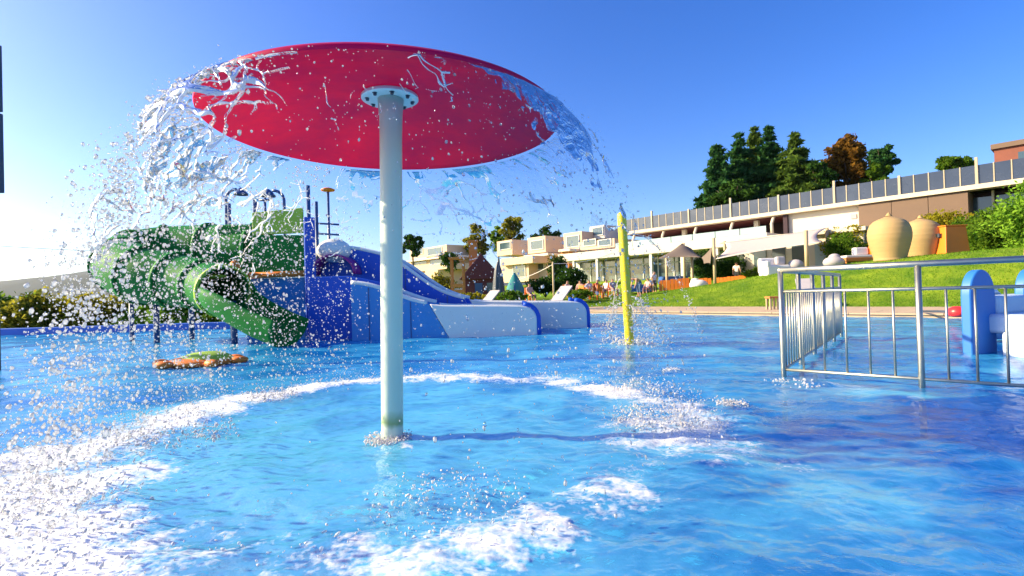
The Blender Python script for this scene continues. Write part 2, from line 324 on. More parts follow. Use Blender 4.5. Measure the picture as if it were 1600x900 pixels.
def watermat():
    m = bpy.data.materials.new('pool_water'); m.use_nodes = True; n = m.node_tree.nodes; l = m.node_tree.links; n.clear()
    out = n.new('ShaderNodeOutputMaterial'); tc = n.new('ShaderNodeTexCoord')
    bn = n.new('ShaderNodeTexNoise'); bn.inputs['Scale'].default_value = 16; bn.inputs['Detail'].default_value = 5; l.new(tc.outputs['Object'], bn.inputs[0])
    bu = n.new('ShaderNodeBump'); bu.inputs['Strength'].default_value = .35; bu.inputs['Distance'].default_value = .03; l.new(bn.outputs[0], bu.inputs['Height'])
    tr = n.new('ShaderNodeBsdfTransparent'); tr.inputs[0].default_value = (.30, .78, 1.0, 1)
    # suspended bubbles make the body of the water milky in drifting patches
    mn = n.new('ShaderNodeTexNoise'); mn.inputs['Scale'].default_value = .9; mn.inputs['Detail'].default_value = 6; mn.inputs['Roughness'].default_value = .6; mn.inputs['Distortion'].default_value = .6; l.new(tc.outputs['Object'], mn.inputs[0])
    mr = n.new('ShaderNodeMapRange'); mr.inputs[1].default_value = .38; mr.inputs[2].default_value = .72; mr.inputs[3].default_value = .56; mr.inputs[4].default_value = 1.0
    mk = n.new('ShaderNodeAttribute'); mk.attribute_name = 'bubbles'; ma = n.new('ShaderNodeMath'); ma.operation = 'MULTIPLY_ADD'; ma.inputs[1].default_value = .30; l.new(mk.outputs['Fac'], ma.inputs[0]); l.new(mn.outputs[0], ma.inputs[2]); l.new(ma.outputs[0], mr.inputs[0])
    cr = n.new('ShaderNodeMix'); cr.data_type = 'RGBA'; cr.inputs[6].default_value = (.002, .245, .68, 1); cr.inputs[7].default_value = (.10, .52, .82, 1); mq = n.new('ShaderNodeMapRange'); mq.inputs[1].default_value = .56; mq.inputs[2].default_value = 1.0; l.new(mr.outputs[0], mq.inputs[0]); l.new(mq.outputs[0], cr.inputs[0])
    df = n.new('ShaderNodeBsdfDiffuse'); l.new(cr.outputs[2], df.inputs[0]); upn = n.new('ShaderNodeCombineXYZ'); upn.inputs[2].default_value = 1; l.new(upn.outputs[0], df.inputs['Normal'])   # the murky body below scatters evenly, whatever the ripple above it
    body = n.new('ShaderNodeMixShader'); l.new(mr.outputs[0], body.inputs[0]); l.new(tr.outputs[0], body.inputs[1]); l.new(df.outputs[0], body.inputs[2])
    fr = n.new('ShaderNodeFresnel'); fr.inputs['IOR'].default_value = 1.25; l.new(bu.outputs[0], fr.inputs['Normal'])
    gl = n.new('ShaderNodeBsdfGlossy'); gl.inputs['Roughness'].default_value = .12; l.new(bu.outputs[0], gl.inputs['Normal'])
    wa = n.new('ShaderNodeMixShader'); fk = n.new('ShaderNodeMath'); fk.operation = 'MULTIPLY'; fk.inputs[1].default_value = .42; l.new(fr.outputs[0], fk.inputs[0]); l.new(fk.outputs[0], wa.inputs[0]); l.new(body.outputs[0], wa.inputs[1]); l.new(gl.outputs[0], wa.inputs[2])
    at_ = n.new('ShaderNodeAttribute'); at_.attribute_name = 'foam'
    fn = n.new('ShaderNodeTexNoise'); fn.inputs['Scale'].default_value = 38; fn.inputs['Detail'].default_value = 4; l.new(tc.outputs['Object'], fn.inputs[0])
    fm = n.new('ShaderNodeMath'); fm.operation = 'MULTIPLY_ADD'; fm.inputs[1].default_value = 1.5; l.new(at_.outputs['Fac'], fm.inputs[0])
    fs = n.new('ShaderNodeMath'); fs.operation = 'MULTIPLY_ADD'; fs.inputs[1].default_value = 2.2; fs.inputs[2].default_value = -1.35; l.new(fn.outputs[0], fs.inputs[0]); l.new(fs.outputs[0], fm.inputs[2])
    fc = n.new('ShaderNodeMapRange'); fc.inputs[1].default_value = .0; fc.inputs[2].default_value = 1.3; fc.inputs[4].default_value = .93; l.new(fm.outputs[0], fc.inputs[0])
    fb = n.new('ShaderNodeBump'); fb.inputs['Strength'].default_value = .25; fb.inputs['Distance'].default_value = .03; l.new(fn.outputs[0], fb.inputs['Height'])
    fd_ = n.new('ShaderNodeBsdfDiffuse'); fd_.inputs[0].default_value = (.86, .88, .88, 1); va = n.new('ShaderNodeVectorMath'); va.operation = 'ADD'; va.inputs[1].default_value = (0, 0, 1.3); l.new(fb.outputs[0], va.inputs[0]); vb = n.new('ShaderNodeVectorMath'); vb.operation = 'NORMALIZE'; l.new(va.outputs[0], vb.inputs[0]); l.new(vb.outputs[0], fd_.inputs['Normal'])
    fin = n.new('ShaderNodeMixShader'); f6 = n.new('ShaderNodeMath'); f6.operation = 'MULTIPLY'; f6.use_clamp = True; f6.inputs[1].default_value = 6; l.new(at_.outputs['Fac'], f6.inputs[0]); f7 = n.new('ShaderNodeMath'); f7.operation = 'MULTIPLY'; l.new(f6.outputs[0], f7.inputs[0]); l.new(fc.outputs[0], f7.inputs[1]); l.new(f7.outputs[0], fin.inputs[0]); l.new(wa.outputs[0], fin.inputs[1]); l.new(fd_.outputs[0], fin.inputs[2]); l.new(fin.outputs[0], out.inputs[0])
    return m
wo = rawmesh('water', np.stack([wx, wy, wz], -1).reshape(-1, 3), Fq, watermat()); tag(wo, 'choppy bright blue pool water', 'water', kind='structure')
at_ = wo.data.attributes.new('foam', 'FLOAT', 'POINT'); at_.data.foreach_set('value', fo.ravel().astype(np.float32))
rr_ = np.hypot(wx-DC[0], wy-DC[1]); bub = np.exp(-(rr_/2.7)**4)*.7+.6*sm(.55, .75, fbm(wx*.55+3, wy*.8, 57, 3))*np.exp(-(wy/7)**2)
at_ = wo.data.attributes.new('bubbles', 'FLOAT', 'POINT'); at_.data.foreach_set('value', bub.ravel().astype(np.float32))

# hills across the valley
def hill(name, label, x0, x1, Y, prof, m, depth):
    xs = np.linspace(x0, x1, 160); P = []
    for k, fr in enumerate(np.linspace(0, 1, 14)):
        h = math.sin(fr*math.pi)**.8
        row = [(x, Y+depth*(fr-.5), -45+(45+float(prof(x)))*h*(1 + .16*(float(fbm(np.array(x/160.), np.array(fr*6.), 71))-.5))) for x in xs]; P.append(row)
    o = MB().grid(P).build(name, m, smooth=True); return tag(o, label, 'hill', kind='structure')
M_forest = mat('forest_hill', (.03, .048, .04), .95, .5, .012, .0)
hill('hill', 'low wooded hill ridge beyond the valley on the left', -3800, -300, 2100, lambda x: np.interp(x, [-3800, -2700, -2100, -1850, -1650, -1300, -900, -300], [60, 105, 112, 128, 150, 185, 120, 10]) + 14*(float(fbm(np.array(x/220.), np.array(3.), 8))-.5), M_forest, 900)
hill('hill', 'farther pale ridge behind the left hill', -6000, 2500, 4300, lambda x: np.interp(x, [-6000, -4300, -3000, -1500, 0, 2500], [150, 165, 190, 210, 120, 60]) + 30*(float(fbm(np.array(x/420.), np.array(7.), 18))-.5), M_forest, 1200)
# ================================================================== MUSHROOM FOUNTAIN
def capmat():
    m = bpy.data.materials.new('red_fibreglass'); m.use_nodes = True; n = m.node_tree.nodes; l = m.node_tree.links; n.clear()
    out = n.new('ShaderNodeOutputMaterial'); tc = n.new('ShaderNodeTexCoord'); nz = n.new('ShaderNodeTexNoise'); nz.inputs['Scale'].default_value = 1.6; nz.inputs['Detail'].default_value = 6; l.new(tc.outputs['Object'], nz.inputs[0])
    nz.inputs['Roughness'].default_value = .7; cr = n.new('ShaderNodeMapRange'); cr.inputs[1].default_value = .32; cr.inputs[2].default_value = .68; l.new(nz.outputs[0], cr.inputs[0]); mx = n.new('ShaderNodeMix'); mx.data_type = 'RGBA'; mx.inputs[6].default_value = (.58, .002, .11, 1); mx.inputs[7].default_value = (.88, .004, .085, 1); l.new(cr.outputs[0], mx.inputs[0])
    p = n.new('ShaderNodeBsdfPrincipled'); p.inputs['Roughness'].default_value = .4; p.inputs['Specular IOR Level'].default_value = .25; l.new(mx.outputs[2], p.inputs['Base Color'])
    t = n.new('ShaderNodeBsdfTranslucent'); l.new(mx.outputs[2], t.inputs[0]); ms = n.new('ShaderNodeMixShader'); ms.inputs[0].default_value = .42
    l.new(p.outputs[0], ms.inputs[1]); l.new(t.outputs[0], ms.inputs[2]); l.new(ms.outputs[0], out.inputs[0]); return m
def polemat():
    m = mat('fountain_pole_paint', (.60, .68, .56), .4, .05, 3, .05); n = m.node_tree.nodes; l = m.node_tree.links
    b = n['Principled BSDF']; src = b.inputs['Base Color'].links[0].from_socket
    tc = n.new('ShaderNodeTexCoord'); sp = n.new('ShaderNodeSeparateXYZ'); l.new(tc.outputs['Object'], sp.inputs[0])
    nz = n.new('ShaderNodeTexNoise'); nz.inputs['Scale'].default_value = 9; l.new(tc.outputs['Object'], nz.inputs[0])
    ad = n.new('ShaderNodeMath'); ad.operation = 'MULTIPLY_ADD'; ad.inputs[1].default_value = .09; l.new(nz.outputs[0], ad.inputs[0]); l.new(sp.outputs[2], ad.inputs[2])
    r = n.new('ShaderNodeValToRGB'); e = r.color_ramp.elements; e[0].position = 0; e[0].color = (0, 0, 0, 1); e[1].position = .27; e[1].color = (0, 0, 0, 1)
    for p_, c_ in ((.13, 0.0), (.165, .8), (.20, .55)): q = e.new(p_); q.color = (c_, c_, c_, 1)
    l.new(ad.outputs[0], r.inputs[0]); mx = n.new('ShaderNodeMix'); mx.data_type = 'RGBA'; mx.inputs[7].default_value = (.20, .30, .06, 1)
    l.new(r.outputs[0], mx.inputs[0]); l.new(src, mx.inputs[6]); l.new(mx.outputs[2], b.inputs['Base Color']); return m
base = onz(613, 684, 0.0); top = np.array([DC[0], DC[1], DZ])
fx = thing('mushroom_fountain', 'tall water mushroom with red dished canopy on a pale round pole', 'fountain', (base[0], base[1], 0))
RISE = .25
tipdir = norm(top-base)
prof = []
for r_ in np.linspace(.06, DR-.02, 26): prof.append((r_, RISE*(1-(r_/DR)**2)))
prof += [(DR-.004, -.004), (DR, .008), (DR-.004, .022)]
for r_ in np.linspace(DR-.03, 0.02, 20): prof.append((r_, .03+(RISE+.02)*(1-(r_/DR)**2)))
MB().lathe(top, prof, 128).build('canopy', capmat(), fx, auto=True)
fp = [(.02, RISE-.036), (.15, RISE-.036), (.205, RISE-.034), (.211, RISE-.03), (.211, RISE-.012), (.206, RISE-.006), (.06, RISE-.004)]
M_flange = mat('flange_paint', (.62, .70, .72), .35, .05, 5, .05)
fl_o = MB().lathe(top, fp, 64).build('flange', M_flange, fx, auto=True)
for k in range(8):
    a = 2*math.pi*(k+.4)/8; c = top+[.165*math.cos(a), .165*math.sin(a), RISE-.05]
    MB().lathe(c, [(0.001, -.004), (.011, -.004), (.013, 0), (.013, .014), (.0205, .0145), (.0205, .0155)], 8).build('bolt', M_dark, fl_o)
pts = [base+tipdir*k for k in np.linspace(-.52, np.linalg.norm(top-base)+RISE-.034, 24)]
rr = [.083]*21+[.083, .086, .098]
MB().tube(pts, rr, 40).build('pole', polemat(), fx, smooth=True)

# ------------------------------------------------------------------ falling water
def icos():
    p = (1+5**.5)/2; v = np.array([(-1, p, 0), (1, p, 0), (-1, -p, 0), (1, -p, 0), (0, -1, p), (0, 1, p), (0, -1, -p), (0, 1, -p), (p, 0, -1), (p, 0, 1), (-p, 0, -1), (-p, 0, 1)], float)
    v /= np.linalg.norm(v[0]); f = np.array([(0, 11, 5), (0, 5, 1), (0, 1, 7), (0, 7, 10), (0, 10, 11), (1, 5, 9), (5, 11, 4), (11, 10, 2), (10, 7, 6), (7, 1, 8), (3, 9, 4), (3, 4, 2), (3, 2, 6), (3, 6, 8), (3, 8, 9), (4, 9, 5), (2, 4, 11), (6, 2, 10), (8, 6, 7), (9, 8, 1)])
    return v, f
def blobs(C, Rr, stretch=None, jit=.25):
    v, f = icos(); n = len(C)
    P = v[None]*(1+jit*(rng.random((n, 12, 1))-.5)*2)*Rr[:, None, None]
    if stretch is not None: # stretch [n,3] vector added along its direction
        d = stretch/np.maximum(1e-9, np.linalg.norm(stretch, axis=1, keepdims=True)); k = np.linalg.norm(stretch, axis=1)
        P = P + (P@d[:, :, None])*d[:, None, :]*k[:, None, None]
    P = P + C[:, None]; F = f[None]+12*np.arange(n)[:, None, None]
    return P.reshape(-1, 3), F.reshape(-1, 3)
def dropmat(name, white, clear=.5, tint=(.97, .98, 1), rough=.04):
    # white: how much the drop is aerated; clear: share of the rest that lets light straight through (thin) against thick glassy water
    m = bpy.data.materials.new(name); m.use_nodes = True; n = m.node_tree.nodes; l = m.node_tree.links; n.clear(); out = n.new('ShaderNodeOutputMaterial')
    g = n.new('ShaderNodeBsdfGlass'); g.inputs['IOR'].default_value = 1.33; g.inputs['Roughness'].default_value = rough; g.inputs[0].default_value = (*tint, 1)
    tp = n.new('ShaderNodeBsdfTransparent'); tp.inputs[0].default_value = (*tint, 1); gc = n.new('ShaderNodeMixShader'); gc.inputs[0].default_value = clear; l.new(g.outputs[0], gc.inputs[1]); l.new(tp.outputs[0], gc.inputs[2])
    d = n.new('ShaderNodeBsdfDiffuse'); d.inputs[0].default_value = (.93, .93, .92, 1); t = n.new('ShaderNodeBsdfTranslucent'); t.inputs[0].default_value = (.93, .93, .92, 1)
    a = n.new('ShaderNodeMixShader'); a.inputs[0].default_value = .55; l.new(d.outputs[0], a.inputs[1]); l.new(t.outputs[0], a.inputs[2])
    b = n.new('ShaderNodeMixShader'); geo = n.new('ShaderNodeNewGeometry'); mr = n.new('ShaderNodeMapRange'); mr.inputs[3].default_value = max(0, white-.3); mr.inputs[4].default_value = min(1, white+.3)
    gl = n.new('ShaderNodeBsdfGlossy'); gl.inputs['Roughness'].default_value = .12; fr = n.new('ShaderNodeFresnel'); fr.inputs[0].default_value = 1.33; fin = n.new('ShaderNodeMixShader'); l.new(fr.outputs[0], fin.inputs[0])
    l.new(geo.outputs['Random Per Island'], mr.inputs[0]); l.new(mr.outputs[0], b.inputs[0]); l.new(gc.outputs[0], b.inputs[1]); l.new(a.outputs[0], b.inputs[2])
    l.new(b.outputs[0], fin.inputs[1]); l.new(gl.outputs[0], fin.inputs[2]); l.new(fin.outputs[0], out.inputs[0]); return m
def foammat(name, clear):
    m = bpy.data.materials.new(name); m.use_nodes = True; n = m.node_tree.nodes; l = m.node_tree.links; n.clear(); out = n.new('ShaderNodeOutputMaterial')
    d = n.new('ShaderNodeBsdfDiffuse'); d.inputs[0].default_value = (.92, .92, .91, 1); g = n.new('ShaderNodeNewGeometry'); va = n.new('ShaderNodeVectorMath'); va.operation = 'ADD'; va.inputs[1].default_value = (0, 0, 1.1); l.new(g.outputs['Normal'], va.inputs[0])
    vb = n.new('ShaderNodeVectorMath'); vb.operation = 'NORMALIZE'; l.new(va.outputs[0], vb.inputs[0]); l.new(vb.outputs[0], d.inputs['Normal'])
    t = n.new('ShaderNodeBsdfTransparent'); x = n.new('ShaderNodeMixShader'); mr = n.new('ShaderNodeMapRange'); mr.inputs[3].default_value = clear*.4; mr.inputs[4].default_value = min(1, clear*1.6); l.new(g.outputs['Random Per Island'], mr.inputs[0])
    l.new(mr.outputs[0], x.inputs[0]); l.new(d.outputs[0], x.inputs[1]); l.new(t.outputs[0], x.inputs[2]); l.new(x.outputs[0], out.inputs[0]); return m
M_drop = dropmat('spray_water', .80, .97); M_foamb = foammat('foam_water', .45); M_clear = dropmat('clear_water', .10, .55, (.88, .94, 1)); M_web = dropmat('aerated_water', .84, .75)

# web of torn water sheet hanging from the rim (closed lens shaped strands along the cell borders)
def voro(u, v, seed, nu=None):
    iu = np.floor(u); iv = np.floor(v); d1 = np.full(u.shape, 9.); d2 = np.full(u.shape, 9.)
    for du in (-1, 0, 1):
        for dv in (-1, 0, 1):
            a = iu+du; b = iv+dv; px = a+.08+.84*_h(a, b, seed); py = b+.08+.84*_h(a, b, seed+5); d = np.hypot(u-px, v-py)
            d2 = np.where(d < d1, d1, np.minimum(d2, d)); d1 = np.minimum(d1, d)
    return d2-d1
def web(name, th0, th1, tmax, n_th, n_t, cell, wid, thick, m, label, amt, seed, keep=.42):
    th = np.linspace(th0, th1, n_th); tt = np.linspace(0.0, tmax, n_t); TH, TT = np.meshgrid(th, tt, indexing='ij')
    arc = TH*DR*1.15; fall = 4.905*TT**2+.9*TT*TT+.5*TT
    q = .34*(fbm(arc*2.6, fall*2.2, seed, 4)-.5); q2 = .34*(fbm(arc*2.6+7, fall*2.2, seed+3, 4)-.5)
    A_ = amt(TH, TT); uu = arc+q; vv = fall+q2
    e = np.minimum(voro(uu/cell, vv/(cell*1.7), seed)/1.0, voro(uu/(cell*2.3)+3.3, vv/(cell*3.6), seed+40)*1.4)
    fine = voro(uu/(cell*.45), vv/(cell*.6), seed+80)
    keepn = fbm(arc*2.3, fall*1.7, seed+9, 4); brk = vn(arc*13+q*20, fall*9, seed+12)
    wl = wid*A_*(.15+2.2*np.clip(keepn-.25, 0, 1))*(.45+1.1*vn(arc*18, fall*14, seed+2))
    rimw = np.exp(-(TT/.05)**2)*.30*A_          # unbroken lip of water at the rim
    k = 1-e/np.maximum(wl, 1e-4); k2 = 1-fine/np.maximum(wl*.55*sm(.5, .62, keepn), 1e-4); k = np.maximum(k, k2)
    k = np.maximum(k, np.where(rimw*(.3+1.4*keepn) > e*.9, .6, -1))
    k = np.where((keepn < keep) | (brk < .22+.25*sm(.15, .45, TT)), -1, k)
    P = curtain(TH, TT); nrm = np.stack([np.cos(TH), np.sin(TH), .25+0*TH], -1)
    wob = .16*(fbm(arc*3, fall*3, seed+31, 4)-.5)[..., None]*sm(.02, .3, TT)[..., None]
    P = P+nrm*wob; h = thick*np.sqrt(np.clip(k, 0, 1))*(.3+1.3*vn(arc*24, fall*24, seed+6))
    idx = np.arange(TH.size).reshape(TH.shape)
    Fq = np.stack([idx[:-1, :-1], idx[1:, :-1], idx[1:, 1:], idx[:-1, 1:]], -1).reshape(-1, 4)
    ok = (k.ravel()[Fq] > 0).sum(1) >= 3; Fq = Fq[ok]
    A = (P+nrm*h[..., None]).reshape(-1, 3); B = (P-nrm*(h[..., None]+.0008)).reshape(-1, 3); nV = len(A)
    V = np.vstack([A, B]); F = np.vstack([Fq, Fq[:, ::-1]+nV])
    used, inv = np.unique(F, return_inverse=True); V = V[used]; F = inv.reshape(-1, 4)
    o = rawmesh(name, V, F, m); return tag(o, label, 'water', kind='stuff')
lf = lambda TH, TT: (.25+.75*sm(135, 180, np.degrees(TH)))*flow(TH)*(1-.8*sm(.14, .42, TT))*1.15*sm(.25, .8, flow(TH))
web('falling_water', R(120), R(262), .46, 1300, 360, .15, .27, .008, M_web, 'torn white sheet of water pouring off the left of the red canopy', lf, 3, .42)
rt = lambda TH, TT: .6*(1-.75*sm(.15, .4, TT))
web('falling_water', R(-48), R(60), .42, 1000, 280, .17, .18, .0040, M_clear, 'thin clear strands of water falling off the right of the canopy', rt, 55, .52)
web('falling_water', R(60), R(122), .42, 450, 240, .17, .15, .0035, M_clear, 'thin clear strands of water falling behind the pole', rt, 77, .55)
nrw = lambda TH, TT: .5*(1-.85*sm(.06, .28, TT))
web('falling_water', R(258), R(296), .30, 460, 240, .16, .11, .0035, M_web, 'thin broken strands of water hanging from the near canopy rim', nrw, 93, .53)
# clear film, unbroken near the right rim
def filmmat():
    m = bpy.data.materials.new('water_film'); m.use_nodes = True; n = m.node_tree.nodes; l = m.node_tree.links; n.clear(); out = n.new('ShaderNodeOutputMaterial')
    tc = n.new('ShaderNodeTexCoord'); nz = n.new('ShaderNodeTexNoise'); nz.inputs['Scale'].default_value = 14; nz.inputs['Detail'].default_value = 5; nz.inputs['Distortion'].default_value = 1; l.new(tc.outputs['Object'], nz.inputs[0])
    bu = n.new('ShaderNodeBump'); bu.inputs['Strength'].default_value = 1; bu.inputs['Distance'].default_value = .03; l.new(nz.outputs[0], bu.inputs['Height'])
    fr = n.new('ShaderNodeFresnel'); fr.inputs[0].default_value = 1.33; l.new(bu.outputs[0], fr.inputs['Normal']); t = n.new('ShaderNodeBsdfTransparent'); t.inputs[0].default_value = (.93, .96, 1, 1)
    g = n.new('ShaderNodeBsdfGlossy'); g.inputs['Roughness'].default_value = .05; l.new(bu.outputs[0], g.inputs['Normal']); ms = n.new('ShaderNodeMixShader')
    l.new(fr.outputs[0], ms.inputs[0]); l.new(t.outputs[0], ms.inputs[1]); l.new(g.outputs[0], ms.inputs[2]); l.new(ms.outputs[0], out.inputs[0]); return m
th = np.linspace(R(-62), R(75), 420); tt = np.linspace(.0, .44, 170); TH, TT = np.meshgrid(th, tt, indexing='ij'); P = curtain(TH, TT); arc = TH*1.4; fall = 4.905*TT**2+.5*TT
P = P + np.stack([np.cos(TH), np.sin(TH), 0*TH], -1)*(.07*(fbm(arc*4, fall*3, 61, 4)-.5)*sm(0, .2, TT))[..., None]
kk = fbm(arc*3.2, fall*2.2, 62, 4)-.45*sm(.05, .44, TT)-.25*(1-sm(-62, -20, np.degrees(TH)))-.25*sm(40, 75, np.degrees(TH))
idx = np.arange(TH.size).reshape(TH.shape); Fq = np.stack([idx[:-1, :-1], idx[1:, :-1], idx[1:, 1:], idx[:-1, 1:]], -1).reshape(-1, 4); Fq = Fq[kk.ravel()[Fq].min(1) > .22]
tag(rawmesh('falling_water', P.reshape(-1, 3), Fq, filmmat()), 'glassy film of water bending off the right canopy rim', 'water', kind='stuff')

# droplets
def spray(n, thr, trng, rmin, rmax, spread, m, label, pw=2.6, wt=True, clump=.5, seed=1):
    th = rng.uniform(*thr, n*6); tt = trng[0]+(trng[1]-trng[0])*rng.random(n*6)**.8
    pr = (flow(th) if wt else np.ones(n*6))
    arc = th*1.6; fall = 4.905*tt**2
    cl = fbm(arc*3.5, fall*2.6, seed*7, 3); pr = pr*np.clip(1+clump*8*(cl-.5), .02, 3)
    k = rng.random(n*6)*pr.max() < pr; th = th[k][:n]; tt = tt[k][:n]; n = len(th)
    P = curtain(th, tt); sp = spread*(.25+tt/TF)
    P = P+rng.normal(0, 1, (n, 3))*sp[:, None]*[1, 1, .8]
    rr = rmin+(rmax-rmin)*rng.random(n)**pw
    vv = np.stack([np.cos(th)*1.2, np.sin(th)*1.2, -9.8*tt], -1); vv = vv/np.linalg.norm(vv, axis=1, keepdims=True)*(rng.random(n)**2*1.1)[:, None]
    ok = P[:, 2] > .01; V, F = blobs(P[ok], rr[ok], vv[ok]); return tag(rawmesh('spray_droplets', V, F, m), label, 'water', kind='stuff')
spray(2600, (R(128), R(255)), (.0, .36), .0022, .0105, .045, M_drop, 'sparkling drops round the torn sheet on the left', seed=2)
spray(7200, (R(112), R(238)), (.30, TF), .0025, .0125, .10, M_drop, 'dense bright drops falling left of the pole in front of the green slide', clump=.35, seed=3)
spray(5200, (R(118), R(250)), (.10, TF), .0013, .0048, .09, M_drop, 'fine mist of tiny drops around the left water curtain', pw=1.6, clump=.3, seed=8)
spray(1800, (R(-62), R(112)), (.10, TF), .0011, .0036, .08, M_drop, 'fine mist of tiny drops around the right water curtain', pw=1.6, wt=False, clump=.4, seed=9)
spray(1500, (R(-70), R(112)), (.08, TF), .002, .0085, .09, M_clear, 'clear scattered drops falling right of the pole', wt=False, seed=4)
spray(700, (R(-70), R(112)), (.45, TF), .003, .010, .12, M_drop, 'white drops low over the foam ring right of the pole', wt=False, seed=5)
spray(520, (R(238), R(300)), (.0, TF), .002, .0062, .05, M_drop, 'few drops falling from the near canopy rim', wt=False, seed=6)

# foam heaps and splash where the curtain lands
def foam_blobs(n, seed):
    x = rng.uniform(-4.4, 2.6, n*12); y = rng.uniform(1.2, 7.3, n*12)
    f = foamd(x, y); nn = fbm(x*2.1, y*2.1, 23, 4); n2 = fbm(x*9, y*9, 34, 3)
    d = sm(.45, 1.0, f*.85+(nn-.5)*1.1+(n2-.5)*.6)*sm(.1, .35, f)
    k = rng.random(n*12) < d; x = x[k][:n]; y = y[k][:n]; d = d[k][:n]; n = len(x)
    z = waves(x, y)+.02; h = rng.random(n)
    z = z+.012*h+np.where(rng.random(n) < .75, (rng.random(n)**2.2)*.26*(.3+d), 0)
    r = .0018+.006*rng.random(n)**2.2; r = np.where(z > .09, r*.8, r)
    st = rng.normal(0, .5, (n, 3)); st[:, 2] = np.abs(st[:, 2])
    V, F = blobs(np.stack([x, y, z], -1), r, st, .4); return V, F
V, F = foam_blobs(7000, 1); tag(rawmesh('foam', V, F, M_foamb), 'white foam and splashes in a ring round the fountain pole', 'foam', kind='stuff')
# splash crowns: upright little sheets
def splash_at(cx, cy, r0, n, h, rad):
    th = rng.uniform(0, 6.28, n); rr = r0*(.3+.9*rng.random(n)); z = np.abs(rng.normal(0, h, n)); 
    return np.stack([cx+rr*np.cos(th), cy+rr*np.sin(th), z], -1), rad*(.3+rng.random(n)**2)
CC = []; RRR = []
c_, r_ = splash_at(base[0]-.02, base[1]-.05, .15, 800, .018, .0065); CC.append(c_); RRR.append(r_)
for px, py, r0, n, h, rad in [(1145, 632, .12, 260, .02, .007), (1050, 580, .10, 200, .02, .007), (1030, 660, .40, 700, .06, .007), (1000, 610, .35, 420, .05, .007), (984, 538, .35, 300, .08, .014), (420, 622, .25, 420, .05, .008), (1240, 600, .25, 160, .015, .008), (700, 785, .35, 420, .04, .0055), (270, 690, .4, 500, .07, .008)]:
    q = onz(px, py, 0); c_, r_ = splash_at(q[0], q[1], r0, n, h, rad); CC.append(c_); RRR.append(r_)
CC = np.vstack(CC); RRR = np.concatenate(RRR); V, F = blobs(CC, RRR, rng.normal(0, .5, CC.shape), .4)
tag(rawmesh('foam', V, F, M_foamb), 'small white splashes at the pole foot and around the pool', 'foam', kind='stuff')

# ================================================================== YELLOW SPRAY POLE
yb = onz(984, 539, 0); ytop = at(971, 331, yb[1]); yd = norm(ytop-yb); H_ = np.linalg.norm(ytop-yb)
yp = thing('spray_pole', 'tall yellow water spray pole with rounded top standing in the pool', 'spray pole', (yb[0], yb[1], 0))
pts = [yb-yd*.5]+[yb+yd*k for k in np.linspace(0, H_-.09, 14)]+[yb+yd*(H_-.09+.09*math.sin(a)) for a in (.4, .8, 1.2, 1.5)]
rr = [.088]*15+[.088*math.cos(a)+.004 for a in (.4, .8, 1.2, 1.5)]
MB().tube(pts, rr, 28).build('pole', M_yellow, yp, smooth=True)
jets = MB(); jd = []
for k in range(9):
    zc = yb+yd*(H_*(.16+.085*k)); a = R([-20, 15, -50][k % 3]); dr = np.array([math.cos(a), math.sin(a), 0])
    MB().tube([zc+dr*.07, zc+dr*.108], [.02, .014], 10).build('nozzle', M_yellow, yp, smooth=True)
for k, (a, h0, v0, vz) in enumerate([(-15, .82, 1.9, .5), (-50, .36, 1.2, .3), (-75, .30, .8, .2), (200, .32, 1.1, .2), (-25, .28, 1.6, .2), (150, .5, .5, .1)]):
    dr = np.array([math.cos(R(a)), math.sin(R(a)), 0]); z0 = yb+yd*H_*h0+dr*.1; T = (vz+math.sqrt(vz*vz+2*9.81*z0[2]))/9.81
    tt = np.linspace(0, T, 40); P = z0+dr*(v0*tt)[:, None]+np.array([0, 0, 1])*(vz*tt-4.905*tt**2)[:, None]
    cut = 26 if k else 18
    jets.tube(P[:cut], [.006+.004*random.random() for _ in range(cut)], 6)
    for q in P[cut//2:]:
        for _ in range(9): jd.append(q+rng.normal(0, .03+.03*(k > 0), 3))
jd = np.array(jd); jd = jd[jd[:, 2] > 0]
V, F = blobs(jd, .003+.012*rng.random(len(jd))**2, rng.normal(0, .4, jd.shape)); 
tag(rawmesh('spray_droplets', V, F, M_drop), 'drops breaking from the jets of the yellow spray pole', 'water', kind='stuff')
tag(jets.build('water_jets', M_web, smooth=True), 'thin arcing water jets squirting from the yellow spray pole', 'water', kind='stuff')

# ================================================================== STEEL RAILING
C1 = np.array([3.2, 6.1, 0]); C0 = C1+np.array([1.55, -1.35, 0])*1.55; C2 = np.array([6.75, 10.55, 0]); C3 = C2+(C0-C1)
rl = thing('railing', 'stainless steel safety railing standing in the pool around the entry steps', 'railing', (C1[0], C1[1], 0))
def rail_side(a, b, npost, first=True, nbar=5):
    a = np.asarray(a); b = np.asarray(b); zt = 1.265; zm = 1.01; zb = .085
    MB().tube([a+[0, 0, zt], b+[0, 0, zt]], .031, 14).build('top_rail', M_steel, rl, smooth=True)
    MB().tube([a+[0, 0, zm], b+[0, 0, zm]], .017, 10).build('mid_rail', M_steel, rl, smooth=True)
    MB().tube([a+[0, 0, zb], b+[0, 0, zb]], .017, 10).build('bottom_rail', M_steel, rl, smooth=True)
    for i in range(npost+1):
        c = a+(b-a)*i/npost
        if i or first: MB().tube([c+[0, 0, -.52], c+[0, 0, zt-.01]], .029, 12).build('post', M_steel, rl, smooth=True)
        if i < npost:
            for k in range(1, nbar+1):
                q = c+(b-a)/npost*k/(nbar+1); MB().tube([q+[0, 0, zb], q+[0, 0, zm]], .0115, 8).build('bar', M_steel, rl, smooth=True)
dlen = np.linalg.norm(C0-C1); n_front = 2
rail_side(C1, C1+norm(C0-C1)*1.285*2.5, 2.5 and 2, nbar=7) if False else None
Cf = C1+norm(C0-C1)*1.285*2; rail_side(C1, Cf, 2, nbar=5)
